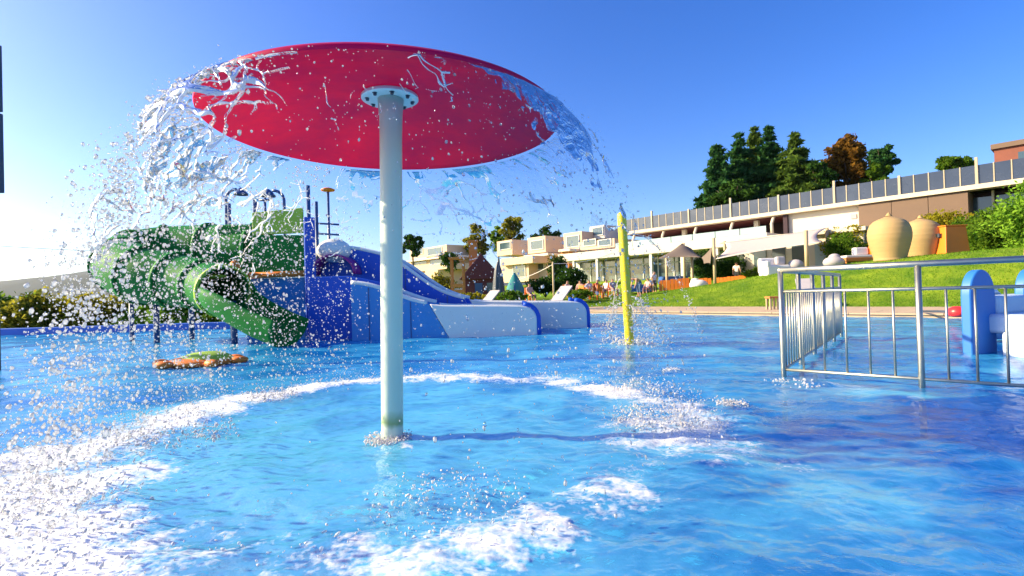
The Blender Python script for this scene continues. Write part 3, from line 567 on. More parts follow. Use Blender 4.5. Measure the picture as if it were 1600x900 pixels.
rail_side(C1, C2, 5, first=False, nbar=6)

# ================================================================== CHILD'S STEP SLIDE ON THE RIGHT
ks = at(1540, 550, 7.4); ks[2] = 0
kt = thing('step_slide', 'small blue children\'s slide with round topped side panel and pale steps', 'slide', (ks[0], ks[1], 0))
def arch(cx, cy, w, h, n=18):
    r = w/2; pts = [(-r, -.45), (r, -.45)]
    pts += [(r*math.cos(a), h-r*1.25+r*1.25*math.sin(a)) for a in np.linspace(0, math.pi, n)]
    return pts
dx = norm(np.array([.93, .36, 0])); dn = np.array([-dx[1], dx[0], 0])   # dn: away from viewer
M_kblue = mat('step_slide_blue', (.03, .17, .52), .45, .08, 2, .05, spec=.35)
def kpanel(off):
    c = ks+dn*off; m = MB(); m.prism([c+dx*a+np.array([0, 0, z]) for a, z in arch(0, 0, .60, 1.23)], dn*.13); return m.build('side_panel', M_kblue, kt, bevel=.02, auto=True)
c = ks
kpanel(0.0)
m = MB(); c2 = ks+dx*1.35; m.prism([c2+dx*a+np.array([0, 0, z]) for a, z in arch(0, 0, .60, 1.23)], dn*.13); m.build('side_panel', M_kblue, kt, bevel=.02, auto=True)
M_step = mat('pale_step', (.52, .62, .74), .45, .06, 3, .05)
for k, (x0, yo, z1) in enumerate([(.02, -.62, .34), (.12, -.40, .58), (.30, -.02, .84)]):
    m = MB(); a = ks+dx*x0+dn*yo; w = 1.6-x0; q = [a, a+dx*w, a+dx*w+dn*.45, a+dn*.45]; z0 = -.4 if k == 0 else z1-.28
    m.hexa([p_+[0, 0, z0] for p_ in q]+[p_+[0, 0, z1] for p_ in q]); m.build('step', M_step, kt, bevel=.05, auto=True)
m = MB(); P = []
for fr in np.linspace(0, 1, 14):
    P.append([ks+dx*xx+dn*.35+np.array([.75, .66, 0])*fr*1.7+np.array([0, 0, .84*(1-sm(0, .85, fr))+.06]) for xx in (.35, .42, .9, 1.1)])
m.grid(P).build('chute', M_step, kt, smooth=True, solid=.05)
# red float with a dark pole on the deck edge
rb = onz(1497, 497, .14); rf = thing('pool_scoop', 'red headed pool scoop lying on the pool edge behind the blue step slide', 'scoop', tuple(rb))
m = MB(); m.lathe(rb+[0, 0, .02], [(.001, 0), (.12, .01), (.20, .06), (.22, .14), (.18, .22), (.1, .27), (.001, .28)], 18); m.build('head', M_red, rf, smooth=True)
lb = onz(1438, 488, .16); MB().tube([rb+[-.15, 0, .16], (rb+lb)/2+[0, 0, .10], lb+[0, 0, .03]], .03, 8).build('handle', M_dark, rf, smooth=True)

# ================================================================== FLOATING TURTLE TOY
tb = onz(312, 570, 0); tt_ = thing('floating_turtle', 'orange and green turtle shaped float drifting on the water', 'pool float', (tb[0], tb[1], 0))
def blobshape(c, rx, ry, rz, z0, rot, n=22, k=8):
    m = MB(); P = []
    for i in range(k+1):
        ph = -math.pi/2+math.pi*i/k; row = []
        for j in range(n+1):
            a = 2*math.pi*j/n; x = rx*math.cos(ph)*math.cos(a); y = ry*math.cos(ph)*math.sin(a); row.append(c+np.array([x*math.cos(rot)-y*math.sin(rot), x*math.sin(rot)+y*math.cos(rot), z0+rz*math.sin(ph)]))
        P.append(row)
    return m.grid(P)
blobshape(tb, .56, .42, .11, .05, .1).build('body', M_orange, tt_, smooth=True)
blobshape(tb+[.1, .04, 0], .43, .34, .14, .09, .1).build('shell', M_lime, tt_, smooth=True)
for x, y, a, b in [(-.62, -.08, .14, .11), (.66, .06, .15, .12), (-.38, .38, .16, .1), (-.36, -.40, .17, .1), (.42, .38, .16, .1), (.42, -.36, .17, .1)]:
    blobshape(tb+[x, y, 0], a, b, .07, .06, random.uniform(-.6, .6), 12, 6).build('head' if x > .6 else ('tail' if x < -.6 else 'flipper'), M_orange, tt_, smooth=True)

# ================================================================== GREEN TUBE SLIDE AND TOWER
tw = at(437, 520, 15.2); tw[2] = 0
pt = thing('water_slide_tower', 'water slide tower with green tube slide, lime and green panels and blue walls', 'slide', (tw[0], tw[1], 0))
def bez(P, n):   # catmull-rom
    P = [np.asarray(p) for p in P]; P = [2*P[0]-P[1]]+P+[2*P[-1]-P[-2]]; out = []
    for i in range(1, len(P)-2):
        for t in np.linspace(0, 1, n, endpoint=False):
            a, b, c, d = P[i-1:i+3]; out.append(.5*((2*b)+(-a+c)*t+(2*a-5*b+4*c-d)*t*t+(-a+3*b-3*c+d)*t**3))
    out.append(P[-2]); return out
path = bez([at(405, 392, 16.0), at(330, 392, 16.2), at(262, 394, 16.2), at(212, 402, 15.6), at(196, 416, 14.7), at(226, 430, 14.0), at(276, 438, 13.8), at(322, 446, 13.4), at(350, 455, 12.7)], 9)
RT = .82; n = len(path)
rads = [np.interp(i/(n-1), [0, .6, 1], [.82, .76, .58]) for i in range(n)]
step = 9
for i in range(0, n-1, step):
    seg = path[i:i+step+1]; MB().tube(seg, rads[i:i+step+1], 28, cap=False).build('tube_section', M_green, pt, smooth=True, solid=.03)
for i in range(0, n, step):
    d = norm(path[min(i+1, n-1)]-path[max(i-1, 0)]); MB().tube([path[i]-d*.05, path[i]+d*.05], rads[i]+.055, 28, cap=False).build('flange_ring', M_lime if i == n-1 else M_green, pt, smooth=True, solid=.06)
# inner dark throat of the tube
# open trough to the water
tr0 = path[-1]; tp = bez([tr0+[-.12, .22, -.05], tr0+[.3, -.22, -.28], at(408, 500, 12.2), at(452, 519, 12.0)], 7)
P = []
for i, c in enumerate(tp):
    d = norm(tp[min(i+1, len(tp)-1)]-tp[max(i-1, 0)]); sd = norm(np.cross(d, [0, 0, 1])); up = np.cross(sd, d); r_ = np.interp(i, [0, len(tp)-1], [.60, .56])
    P.append([c+sd*r_*math.cos(a)*1.05+up*(r_*math.sin(a)*.9+.12) for a in np.linspace(-math.pi-.35, .35, 17)])
MB().grid(P).build('trough', M_green, pt, smooth=True, solid=.045)
# supports
for px, y0, Y in [(243, 440, 14.3), (297, 400, 15.6), (365, 470, 13.4)]:
    a = at(px, y0, Y); MB().tube([np.array([a[0], a[1], -.52]), a], .075, 12).build('support_post', M_navy, pt, smooth=True)
for px, y0, Y in [(205, 470, 15.2)]:
    a = at(px, y0, Y); MB().tube([np.array([a[0], a[1], -.52]), a], .06, 12).build('support_post', M_navy, pt, smooth=True)
def quad_panel(pts, th, m, name, parent, bevel=.02):
    pts = [np.asarray(p) for p in pts]; nn = norm(np.cross(pts[1]-pts[0], pts[2]-pts[1])); 
    if nn[1] < 0: nn = -nn
    return MB().prism(pts, nn*th).build(name, m, parent, bevel=bevel)
def vpan(px0, px1, zt0, zt1, zb, Y0, Y1):
    a = at(px0, 450, Y0); b = at(px1, 450, Y1); return [(a[0], a[1], zb), (b[0], b[1], zb), (b[0], b[1], zt1), (a[0], a[1], zt0)]
def zat(px, py, Y): return at(px, py, Y)[2]
quad_panel(vpan(396, 476, zat(396, 332, 15.0), zat(476, 324, 14.9), zat(430, 366, 15), 15.0, 14.9), .07, M_lime, 'upper_panel', pt)
quad_panel(vpan(396, 476, zat(396, 366, 15.0)-.02, zat(476, 366, 14.9)-.02, zat(430, 427, 15), 15.0, 14.9), .07, M_green, 'wall_panel', pt)
quad_panel(vpan(340, 395, zat(340, 352, 15.4), zat(395, 351, 15.3), zat(360, 430, 15.3), 15.4, 15.3), .07, M_green, 'wall_panel', pt)
MB().tube([at(384, 431, 14.75), at(478, 427, 14.7)], .085, 12).build('orange_rail', M_orange, pt, smooth=True)
blobshape(at(367, 420, 14.6), .16, .16, .25, 0, 0, 12, 8).build('orange_finial', M_orange, pt, smooth=True)
blobshape(at(328, 432, 13.0), .42, .2, .07, 0, .05, 14, 6).build('lime_ring', M_lime, pt, smooth=True)
quad_panel(vpan(384, 476, zat(384, 434, 14.9), zat(476, 433, 14.8), -.5, 14.9, 14.8), .07, M_pale if False else M_blue2, 'lower_panel', pt)
quad_panel(vpan(478, 495, zat(478, 339, 14.6), zat(495, 340, 14.8), -.5, 14.55, 14.75), .09, M_blue, 'corner_panel', pt)
for px, y0, Y, r_ in [(481, 290, 14.9, .06), (494, 315, 15.3, .05), (398, 310, 16.6, .07), (358, 318, 16.4, .05)]:
    a = at(px, y0, Y); MB().tube([np.array([a[0], a[1], -.5]), a], r_, 10).build('mast', M_navy, pt, smooth=True)
for y0 in (350, 366):
    MB().tube([at(496, y0-1, 15.4), at(530, y0+1, 15.6)], .03, 8).build('guard_rail', M_navy, pt, smooth=True)
MB().box(at(400, 470, 15.4)+[-.1, 0, .0], at(400, 470, 15.4)+[2.0, 1.6, .12]).build('platform', M_navy, pt)

# lamps behind the tower
def swan_lamp(px, pyh, Y, side, label):
    g = at(px, 480, Y); zt = at(px, pyh, Y)[2]; b = (g[0], g[1], -.8); t = thing('swan_neck_lamp', label, 'lamp', b, 'swan neck lamps behind the slide tower')
    p0 = np.array([g[0], g[1], 0]); pts = [p0+[0, 0, -.8], p0+[0, 0, zt-.5]]+[p0+[side*.55*(1-math.cos(a)), 0, zt-.5+.5*math.sin(a)] for a in np.linspace(.2, 1.57, 6)]
    MB().tube(pts, .075, 8).build('post', M_navy, t, smooth=True)
    e = pts[-1]; MB().lathe(e+[side*.22, 0, -.30], [(.34, 0), (.32, .08), (.20, .22), (.08, .34), (.01, .38)], 16).build('lamp_head', M_navy, t, smooth=True, solid=.02); return t
swan_lamp(357, 296, 26, 1, 'swan neck lamp on a tall post left of the lime green panel')
swan_lamp(448, 297, 25, -1, 'swan neck lamp on a post just above the lime green panel')
g = at(517, 480, 27); t = thing('mast_light', 'slender mast with flat orange light head beside the blue tower corner', 'lamp', (g[0], g[1], -.8))
MB().tube([(g[0], g[1], -.8), (g[0], g[1], at(517, 298, 27)[2])], .07, 8).build('post', M_navy, t, smooth=True)
MB().lathe(np.array([g[0], g[1], at(517, 298, 27)[2]]), [(.02, -.08), (.34, 0), (.36, .07), (.2, .14), (.02, .16)], 14).build('light_head', M_orange, t, smooth=True)
g = at(418, 480, 27); t = thing('mast_light', 'thin mast with a short crossbar behind the lime green panel', 'mast', (g[0], g[1], -.8)); zt = at(418, 305, 27)[2]
MB().tube([(g[0], g[1], -.8), (g[0], g[1], zt)], .07, 8).build('post', M_navy, t, smooth=True); MB().tube([(g[0]-.3, g[1], zt-.25), (g[0]+.3, g[1], zt-.25)], .07, 8).build('crossbar', M_navy, t, smooth=True)

# ================================================================== WIDE WAVE SLIDES
def wave_slide(name, label, Y, prof, endpx, xs_blue, z_end, thick, endr, rampL, mat_side, wdt):
    # prof: list of (px,py) of the top edge of the near wall, at depth Y
    pts = [at(px, py, Y) for px, py in prof]; b = (pts[-1][0], Y, 0)
    t = thing(name, label, 'slide', b)
    xs = np.array([p_[0] for p_ in pts]); zs = np.array([p_[2] for p_ in pts]); X = np.linspace(xs[0], xs[-1], 60); Zt = np.interp(X, xs, zs)
    Zt = np.convolve(np.pad(Zt, 3, mode='edge'), np.ones(7)/7, 'valid')
    xe = X[-1]; xb = at(xs_blue, 500, Y)[0]
    for yo in (0, wdt):
        # blue side wall under the chute, then the pale run-out wall with rounded end
        k = X <= xb+.02; lean = 1.0
        poly = [(X[k][0], Y+yo, -.5), (X[k][-1]+.75, Y+yo, -.5), (X[k][-1]-.02, Y+yo, Zt[k][-1]-.01)]+[(x, Y+yo, z-.01) for x, z in list(zip(X[k], Zt[k]))[::-1]]
        MB().prism(poly, (0, .10, 0)).build('side_wall', mat_side, t, bevel=.02)
        k = X > xb; Xr = X[k]; Zr = Zt[k]
        poly = [(Xr[0]+.75, Y+yo-.05, -.5), (xe, Y+yo-.05, -.5)]+[(xe-endr+endr*math.cos(a), Y+yo-.05, Zr[-1]-endr+endr*math.sin(a)) for a in np.linspace(0, math.pi/2, 9)]
        poly += [(x, Y+yo-.05, z) for x, z in list(zip(Xr, Zr))[::-1] if x < xe-endr-.02]
        MB().prism(poly, (0, .16, 0)).build('runout_wall', M_pale, t, bevel=.03, auto=True)
        tr = [np.array([xe+.03, Y+yo+.06, -.5]), np.array([xe+.03, Y+yo+.06, Zr[-1]-endr])]+[np.array([xe-endr+(endr+.03)*math.cos(a), Y+yo+.06, Zr[-1]-endr+(endr+.03)*math.sin(a)]) for a in np.linspace(0.1, math.pi/2, 8)]
        MB().tube(tr, .085, 10).build('end_trim', M_blue, t, smooth=True)
        MB().tube([np.array([x, Y+yo+.05, z+.01]) for x, z in zip(X[~k], Zt[~k])], .065, 10).build('top_edge', M_pale, t, smooth=True)
    for px_ in (xs_blue-30, xs_blue-95):
        xj = at(px_, 500, Y)[0]; zj = float(np.interp(xj, X, Zt)); MB().box((xj-.012, Y-.012, -.5), (xj+.012, Y-.002, zj-.06)).build('panel_joint', M_navy, t)
    P = [[(x, Y+.08, z-.32), (x, Y+.2, z-.40), (x, Y+wdt-.1, z-.40), (x, Y+wdt, z-.32)] for x, z in zip(X, np.maximum(Zt, .1))]
    MB().grid(P).build('chute', M_blue2, t, smooth=True, solid=.04); return t
wave_slide('wave_slide', 'nearer wide blue slide ending in a pale blue run-out wall beside the white pole', 13.2, [(548, 442), (580, 446), (620, 461), (655, 473), (690, 477), (735, 477), (790, 477), (838, 478)], 838, 672, 0, .1, .34, 0, M_blue2, 1.7)
wave_slide('wave_slide', 'farther wide blue slide with taller flank and pale run-out wall behind', 15.4, [(500, 388), (540, 386), (575, 392), (612, 402), (640, 422), (670, 446), (700, 461), (740, 470), (800, 471), (916, 471)], 916, 730, 0, .1, .34, 0, M_blue, 1.7)
# blue flank wall in front of the slide head
fw = MB(); pl = [at(px, py, 13.7) for px, py in [(480, 433), (545, 431), (590, 440), (625, 452)]]
fw.prism([(pl[0][0], 13.7, -.5), (pl[-1][0], 13.7, -.5)]+[(p_[0], 13.7, p_[2]) for p_ in pl[::-1]], (0, .1, 0))
tag(fw.build('slide_flank_wall', M_blue, bevel=.02), 'deep blue wall panel between the green tower and the white pole', 'wall')
pu = at(525, 413, 15.0); th_ = thing('tunnel_hood', 'round purple tunnel hood on top of the blue slide wall', 'tunnel', tuple(pu+[0, 0, -.4]))
m = MB(); P = []
for yo in np.linspace(0, 1.1, 5): P.append([pu+np.array([.62*math.cos(a), yo*.6-.3, .55*math.sin(a)-.3]) for a in np.linspace(0, math.pi, 16)])
m.grid(P).build('hood', M_purple, th_, smooth=True, solid=.06)
MB().prism([pu+np.array([.5*math.cos(a), .45, .45*math.sin(a)-.3]) for a in np.linspace(0, math.pi, 14)], (0, .05, 0)).build('back_panel', M_maroon, th_)
dm = at(522, 392, 15.3); tag(blobshape(dm, .50, .5, .36, 0, 0, 20, 10).build('white_dome', M_pale, smooth=True), 'white rounded dome above the purple tunnel hood', 'dome')
# ================================================================== MAIN BUILDING
SF = 23.2
bd = thing('terrace_building', 'long low hillside building with a band of solar panels along its roof edge', 'building', tuple(W(12, SF, 1.5)))
TL, TRt = 28.7, -9.0
MB().wbox(TRt, TL, SF+.15, SF+11, 6.9, 7.95).build('roof', M_brown, bd)
MB().wbox(TRt, TL+.2, SF-.55, SF+.3, 6.58, 6.88).build('fascia_beam', M_cream, bd, bevel=.02)
pm = None; pw = .776
back = MB().wbox(TRt, TL, SF+.06, SF+.13, 6.9, 8.1).build('panel_frame', M_mull, bd)
k = 0; t = 2.41-pw*14
while t < TL-.1:
    if t > TRt:
        MB().wbox(t+.045, t+pw-.045, SF-.02, SF+.05, 6.96, 8.12).build('solar_panel', M_panel, bd)
        if k % 5 == 4: MB().wbox(t-.07, t+.07, SF-.10, SF+.058, 6.89, 8.22 if k % 10 != 4 else 8.6).build('mullion', M_mull, bd)
        else: MB().wbox(t-.03, t+.03, SF-.05, SF+.058, 6.9, 8.14).build('mullion', M_mull, bd)
    t += pw; k += 1
# loggia on the left half
t_l, t_r = 28.5, 13.7
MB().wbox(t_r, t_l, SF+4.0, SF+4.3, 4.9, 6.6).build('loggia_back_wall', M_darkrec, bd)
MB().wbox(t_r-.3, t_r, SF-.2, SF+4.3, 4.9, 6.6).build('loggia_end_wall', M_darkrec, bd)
MB().wbox(t_r, t_l+6.8, SF-3.2, SF+4, 4.25, 5.05).build('terrace_slab', M_white, bd, bevel=.03)
MB().wbox(t_r, t_l, SF+.3, SF+4.0, 6.50, 6.57).build('loggia_ceiling', M_maroon, bd)
for tt in np.arange(t_r+.8, t_l, 3.3):
    MB().tube([W(tt, SF-.3, 5.06), W(tt, SF-.35, 6.0), W(tt-.15, SF-.2, 6.6)], .12, 10).build('column', M_cream, bd, smooth=True)
for tt in np.arange(t_r+2.4, t_l, 6.6): MB().wbox(tt-.18, tt+.18, SF+.5, SF+.85, 5.06, 6.49).build('column', M_cream, bd)
for i, tt in enumerate(np.arange(t_r+.1, t_l-1, 2.0)):
    MB().wbox(tt, tt+1.94, SF-3.1, SF-3.05, 5.07, 5.56).build('balustrade_glass', M_glasslt, bd)
# ground floor glazing under the terrace
MB().wbox(t_r+1, t_l+6.8, SF-.4, SF+4, 1.6, 4.24).build('back_wall', M_frame, bd)
for tt in np.arange(t_r+1.2, t_l+6, 1.65):
    MB().wbox(tt, tt+1.5, SF-.62, SF-.56, 2.0, 3.40).build('window', M_glass, bd); MB().wbox(tt, tt+1.5, SF-.62, SF-.56, 3.56, 4.16).build('window', M_glass, bd)
    MB().wbox(tt-.12, tt-.02, SF-.7, SF-.5, 1.6, 4.24).build('window_frame', M_frame, bd)
MB().wbox(t_r+1.1, t_l+6.7, SF-.68, SF-.52, 3.42, 3.54).build('window_frame', M_frame, bd)
for tt in np.arange(t_r+4, t_l+7, 3.1): MB().wbox(tt-.13, tt+.13, SF-3.1, SF-2.84, 1.4, 4.24).build('column', M_frame, bd)
# white wall, brown wall, dark glazing to the right
MB().wbox(8.65, 13.5, SF+.1, SF+6, 1.5, 6.57).build('white_wall', M_white, bd)
MB().wbox(8.85, 9.2, SF+.04, SF+.12, 5.7, 6.0).build('vent', M_grey, bd)
for tt in np.arange(2.8, 8.6, 1.95): MB().wbox(tt+.015, min(tt+1.935, 8.6), SF-.35, SF+6, 1.5, 6.55).build('brown_wall_panel', M_brown, bd)
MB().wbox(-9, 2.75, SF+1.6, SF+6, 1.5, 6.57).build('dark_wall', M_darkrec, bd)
for tt in np.arange(-8.6, 2.6, 1.5):
    MB().wbox(tt, tt+1.36, SF+1.5, SF+1.57, 2.2, 6.3).build('window', M_glass, bd); MB().wbox(tt-.12, tt-.02, SF+.9, SF+1.2, 1.5, 6.57).build('column', M_cream, bd)
# lower white pavilion wing with garage like shutter under the sails
pv = thing('pavilion', 'white garden pavilion wall with pale blue shutter under the sails', 'building', tuple(W(11, 18.4, 1.7)))
MB().wbox(7.2, 14.8, 18.6, SF-.6, 1.2, 4.35).build('wall', M_white, pv, bevel=.02)
MB().wbox(7.0, 15.0, 18.2, SF-.6, 4.36, 4.62).build('roof', M_cream, pv, bevel=.02)
sh_ = MB().wbox(8.3, 10.0, 18.50, 18.585, 1.7, 3.7).build('shutter', mat('pale_blue_shutter', (.36, .48, .55), .5, .06, 3), pv)
for z in np.arange(1.8, 3.7, .22): MB().wbox(8.32, 9.98, 18.47, 18.495, z, z+.19).build('slat', MATS['pale_blue_shutter'], sh_)
for tt in (10.6, 11.9, 13.2): MB().wbox(tt, tt+.85, 18.52, 18.585, 1.9, 3.8).build('window', M_glass, pv)
# brick block top right
bb = thing('brick_building', 'dark red brick block above the right end of the solar panels', 'building', tuple(W(-3, 30, 7)))
tA, zA = onS(1553, 235, 30); MB().wbox(tA-14, tA, 30, 40, 5, zA+.05).build('wall', M_brick, bb); MB().wbox(tA-14.1, tA+.15, 29.8, 40, zA+.06, zA+.4).build('roof', M_brown, bb)
for k in range(4): MB().wbox(tA-2.4-k*2.2, tA-1.2-k*2.2, 29.92, 29.99, zA-1.8, zA-.4).build('window', M_glass, bb)

# ------------------------------------------------------------------ terraced houses, left of the building
def hbox(o, pxr, pxl, yt, yb_, s, dep, m, name):
    t0, z1 = onS(pxr, yt, s); t1, _ = onS(pxl, yt, s); _, z0 = onS(pxr, yb_, s); return MB().wbox(t0, t1, s, s+dep, z0, z1).build(name, m, o, bevel=.04), (t0, t1, z0, z1)
def house(label, vols, wins, base):
    t, z = onS(base[0], base[1], base[2]); o = thing('terraced_house', label, 'house', tuple(W(t, base[2], z)), 'pale terraced houses behind the playground')
    for v in vols: hbox(o, *v[:6], v[6], v[7])
    for (pxr, pxl, yt, yb_, s) in wins:
        w, (t0, t1, z0, z1) = hbox(o, pxr, pxl, yt, yb_, s-.06, .05, M_glass, 'window')
        f = MB()
        for a_, b_, c_, d_ in [(t0-.1, t0, z0-.1, z1+.1), (t1, t1+.1, z0-.1, z1+.1)]: f.wbox(a_, b_, s-.1, s-.02, c_, d_)
        f.wbox(t0, t1, s-.1, s-.02, z1, z1+.1); f.wbox(t0, t1, s-.1, s-.02, z0-.1, z0); f.build('frame', M_frame, w)
    return o
house('pale terraced house stepped in three tiers left of the maroon roof', [(698, 640, 382, 398, 27, 5, M_peach, 'upper_storey'), (704, 634, 398, 401, 25.6, 7, M_white, 'roof_slab'), (697, 636, 401, 440, 26.5, 5, M_peach, 'middle_storey'), (698, 652, 411, 420, 22.5, 8, M_peach, 'parapet'), (684, 664, 421, 445, 22.0, 5, M_peach, 'lower_storey'), (692, 650, 420, 450, 23, 6, M_peach, 'base')],
      [(690, 668, 386, 396, 27), (660, 646, 386, 396, 27), (690, 672, 403, 411, 26.5), (666, 648, 403, 411, 26.5)], (680, 445, 23))
house('pale terraced house with cubic attic just right of the orange chimney', [(800, 776, 374, 398, 25.5, 6, M_peach, 'attic'), (832, 782, 399, 411, 21.5, 9, M_peach, 'parapet'), (826, 782, 411, 440, 22.2, 7, M_peach, 'lower_storey')],
      [(797, 781, 378, 388, 25.5), (820, 802, 414, 432, 22.2)], (815, 440, 22))
house('pale terraced house with lit attic cube and shaded flank in the middle', [(852, 824, 368, 394, 24.5, 6, M_peach, 'attic'), (856, 818, 395, 399, 23.5, 7, M_white, 'roof_slab'), (853, 822, 399, 440, 23.8, 7, M_peach, 'lower_storey')],
      [(848, 830, 375, 388, 24.5), (849, 834, 404, 420, 23.8)], (840, 440, 23.8))
house('pale terraced house with orange doorway next to the glazed pavilion', [(909, 880, 361, 388, 24.2, 6, M_peach, 'attic'), (944, 921, 351, 372, 26.2, 4, M_white, 'roof_cube'), (960, 905, 372, 386, 23.6, 5, M_peach, 'parapet'), (890, 872, 388, 392, 22, 6, M_white, 'roof_slab'), (888, 876, 392, 425, 22.4, 6, M_wood, 'doorway_wall'), (905, 879, 386, 440, 24, 6, M_peach, 'lower_storey')],
      [(904, 886, 368, 384, 24.2), (941, 926, 355, 366, 26.2), (954, 936, 374, 382, 23.6), (930, 912, 374, 382, 23.6)], (890, 440, 23.5))

# ------------------------------------------------------------------ playhouse
def pbase(px, Y): q = at(px, 450, Y); return np.array([q[0], q[1], gz(q[0], q[1])])
ph = pbase(752, 40); pl_ = thing('playhouse', 'dark maroon gabled playhouse with an orange timber chimney', 'playhouse', tuple(ph))
zt = at(755, 396, 40)[2]; ze = at(755, 432, 40)[2]
MB().box(ph+[-1.25, 0, 0], (ph[0]+1.25, ph[1]+2.4, ze)).build('wall', M_maroon, pl_)
MB().prism([(ph[0]-1.7, ph[1]-.25, ze-.2), (ph[0]+1.75, ph[1]-.25, ze-.2), (ph[0]+.05, ph[1]-.25, zt)], (0, 2.9, 0)).build('roof', M_maroon, pl_, bevel=.03)
MB().box((ph[0]-.5, ph[1]-.04, ph[2]), (ph[0]+.1, ph[1]-.005, ze-.5)).build('door', M_navy, pl_); MB().box((ph[0]+.45, ph[1]-.04, ph[2]+.7), (ph[0]+1.0, ph[1]-.005, ze-.5)).build('window', M_glass, pl_)
ch = at(739, 402, 40.8); MB().box((ch[0]-.32, ch[1], ph[2]), (ch[0]+.32, ch[1]+.6, at(739, 378, 40.8)[2])).build('chimney', M_wood, pl_)
MB().box((ch[0]-.4, ch[1]-.08, at(739, 378, 40.8)[2]), (ch[0]+.4, ch[1]+.68, at(739, 375, 40.8)[2])).build('chimney_cap', M_wood, pl_)
tb_ = pbase(715, 37); tf = thing('climbing_frame', 'orange timber climbing frame left of the maroon playhouse', 'climbing frame', tuple(tb_))
zt = at(712, 405, 37)[2]
for dx_ in (-.42, .42):
    for dy_ in (0, .8): MB().box((tb_[0]+dx_-.07, tb_[1]+dy_-.07, tb_[2]), (tb_[0]+dx_+.07, tb_[1]+dy_+.07, zt-(.15 if dx_ > 0 else 0))).build('post', M_wood, tf)
for k in range(4): MB().box((tb_[0]-.5, tb_[1]-.1, tb_[2]+.25+k*.42), (tb_[0]+.5, tb_[1]-.075, tb_[2]+.5+k*.42)).build('board', M_wood, tf)
MB().box((tb_[0]-.6, tb_[1]-.15, zt+.02), (tb_[0]+.6, tb_[1]+.95, zt+.14)).build('roof_board', M_wood, tf)
def closed_parasol(px, pyt, Y, r_, m, label):
    b = pbase(px, Y); zt = at(px, pyt, Y)[2]; h = zt-b[2]; t = thing('closed_parasol', label, 'parasol', tuple(b))
    MB().tube([b, b+[0, 0, h]], .035, 8).build('pole', M_frame, t, smooth=True)
    P = []
    for fr in np.linspace(0, 1, 9):
        rr_ = r_*np.interp(fr, [0, .15, .5, .8, 1], [1.0, .9, .72, .5, .08]); P.append([b+np.array([rr_*(1+.18*math.cos(6*a))*math.cos(a), rr_*(1+.18*math.cos(6*a))*math.sin(a), h*(.12+.86*fr)]) for a in np.linspace(0, 2*math.pi, 31)])
    MB().grid(P).build('folded_canopy', m, t, smooth=True); return t
closed_parasol(779, 408, 36, .42, M_dark, 'dark folded parasol beside the maroon playhouse')
b = pbase(804, 34); t = thing('play_tent', 'low teal fabric play tent beside the dark folded parasol', 'tent', tuple(b))
zt = at(800, 424, 34)[2]; P = []
for fr in np.linspace(0, 1, 7): P.append([b+np.array([.75*(1-fr**1.6)*math.cos(a)*(1+.1*math.cos(5*a)), .75*(1-fr**1.6)*math.sin(a), (zt-b[2])*fr]) for a in np.linspace(0, 2*math.pi, 25)])
MB().grid(P).build('canvas', M_teal, t, smooth=True); MB().prism([b+[-.2, -.74, 0], b+[.2, -.74, 0], b+[0, -.52, (zt-b[2])*.6]], (0, .04, 0)).build('flap', M_navy, t)

# ------------------------------------------------------------------ shade sails
def sail(name, corners, sag, m, label, posts):
    c = [np.asarray(x) for x in corners]; ctr = sum(c)/len(c); b = (ctr[0], ctr[1], gz(ctr[0], ctr[1])); t = thing(name, label, 'shade sail', b); n = 16; P = []
    A, B, C_, D = c
    for i in range(n+1):
        row = []
        for j in range(n+1):
            u = i/n; v = j/n; uu = u+.10*math.sin(math.pi*v)*(.5-u)*1.3; vv = v+.10*math.sin(math.pi*u)*(.5-v)*1.3
            q = A*(1-uu)*(1-vv)+B*uu*(1-vv)+C_*uu*vv+D*(1-uu)*vv; row.append(q-np.array([0, 0, sag*math.sin(math.pi*u)*math.sin(math.pi*v)]))
        P.append(row)
    MB().grid(P).build('canvas', m, t, smooth=True, solid=.015)
    for (q, h) in posts:
        q = np.asarray(q); g_ = gz(q[0], q[1]); MB().tube([(q[0], q[1], g_-.1), (q[0], q[1], q[2]+h)], .10, 10).build('post', M_timber, t, smooth=True)
    return t
for m_ in (M_creamsail, M_taupe):     # woven canvas lets part of the sun through
    n = m_.node_tree.nodes; l = m_.node_tree.links; b_ = n['Principled BSDF']; o_ = n['Material Output']; t_ = n.new('ShaderNodeBsdfTranslucent'); x_ = n.new('ShaderNodeMixShader'); x_.inputs[0].default_value = .45
    l.new(b_.inputs['Base Color'].links[0].from_socket, t_.inputs[0]); l.new(b_.outputs[0], x_.inputs[1]); l.new(t_.outputs[0], x_.inputs[2]); l.new(x_.outputs[0], o_.inputs[0])
sail('shade_sail', [at(1118, 405, 32), at(1284, 378, 27), at(1292, 356, 33), at(1132, 379, 38)], .12, M_creamsail, 'large cream shade sail stretched over the lounge area', [(at(1115, 372, 32.3), .0), (at(1259, 360, 26.8), 0), (at(1132, 377, 38.2), 0), (at(1292, 356, 33.2), .0)])
sail('shade_sail', [at(1028, 404, 36), at(1096, 402, 34.5), at(1080, 388, 41), at(1066, 380, 40)], -.35, M_taupe, 'small taupe peaked shade sail over the restaurant terrace', [(at(1041, 403, 37), 0), (at(1081, 402, 36.5), 0), (at(1068, 380, 40.2), 0)])
sail('shade_sail', [at(1096, 403, 34), at(1114, 384, 32.6), at(1110, 412, 31.8), at(1100, 412, 33)], .1, M_taupe, 'narrow taupe triangle of sail hanging beside the tall timber post', [])
sail('shade_sail', [at(1124, 381, 39), at(1203, 371, 38), at(1206, 365, 41), at(1130, 376, 43)], .1, M_taupe, 'taupe upper shade sail behind the cream one', [])

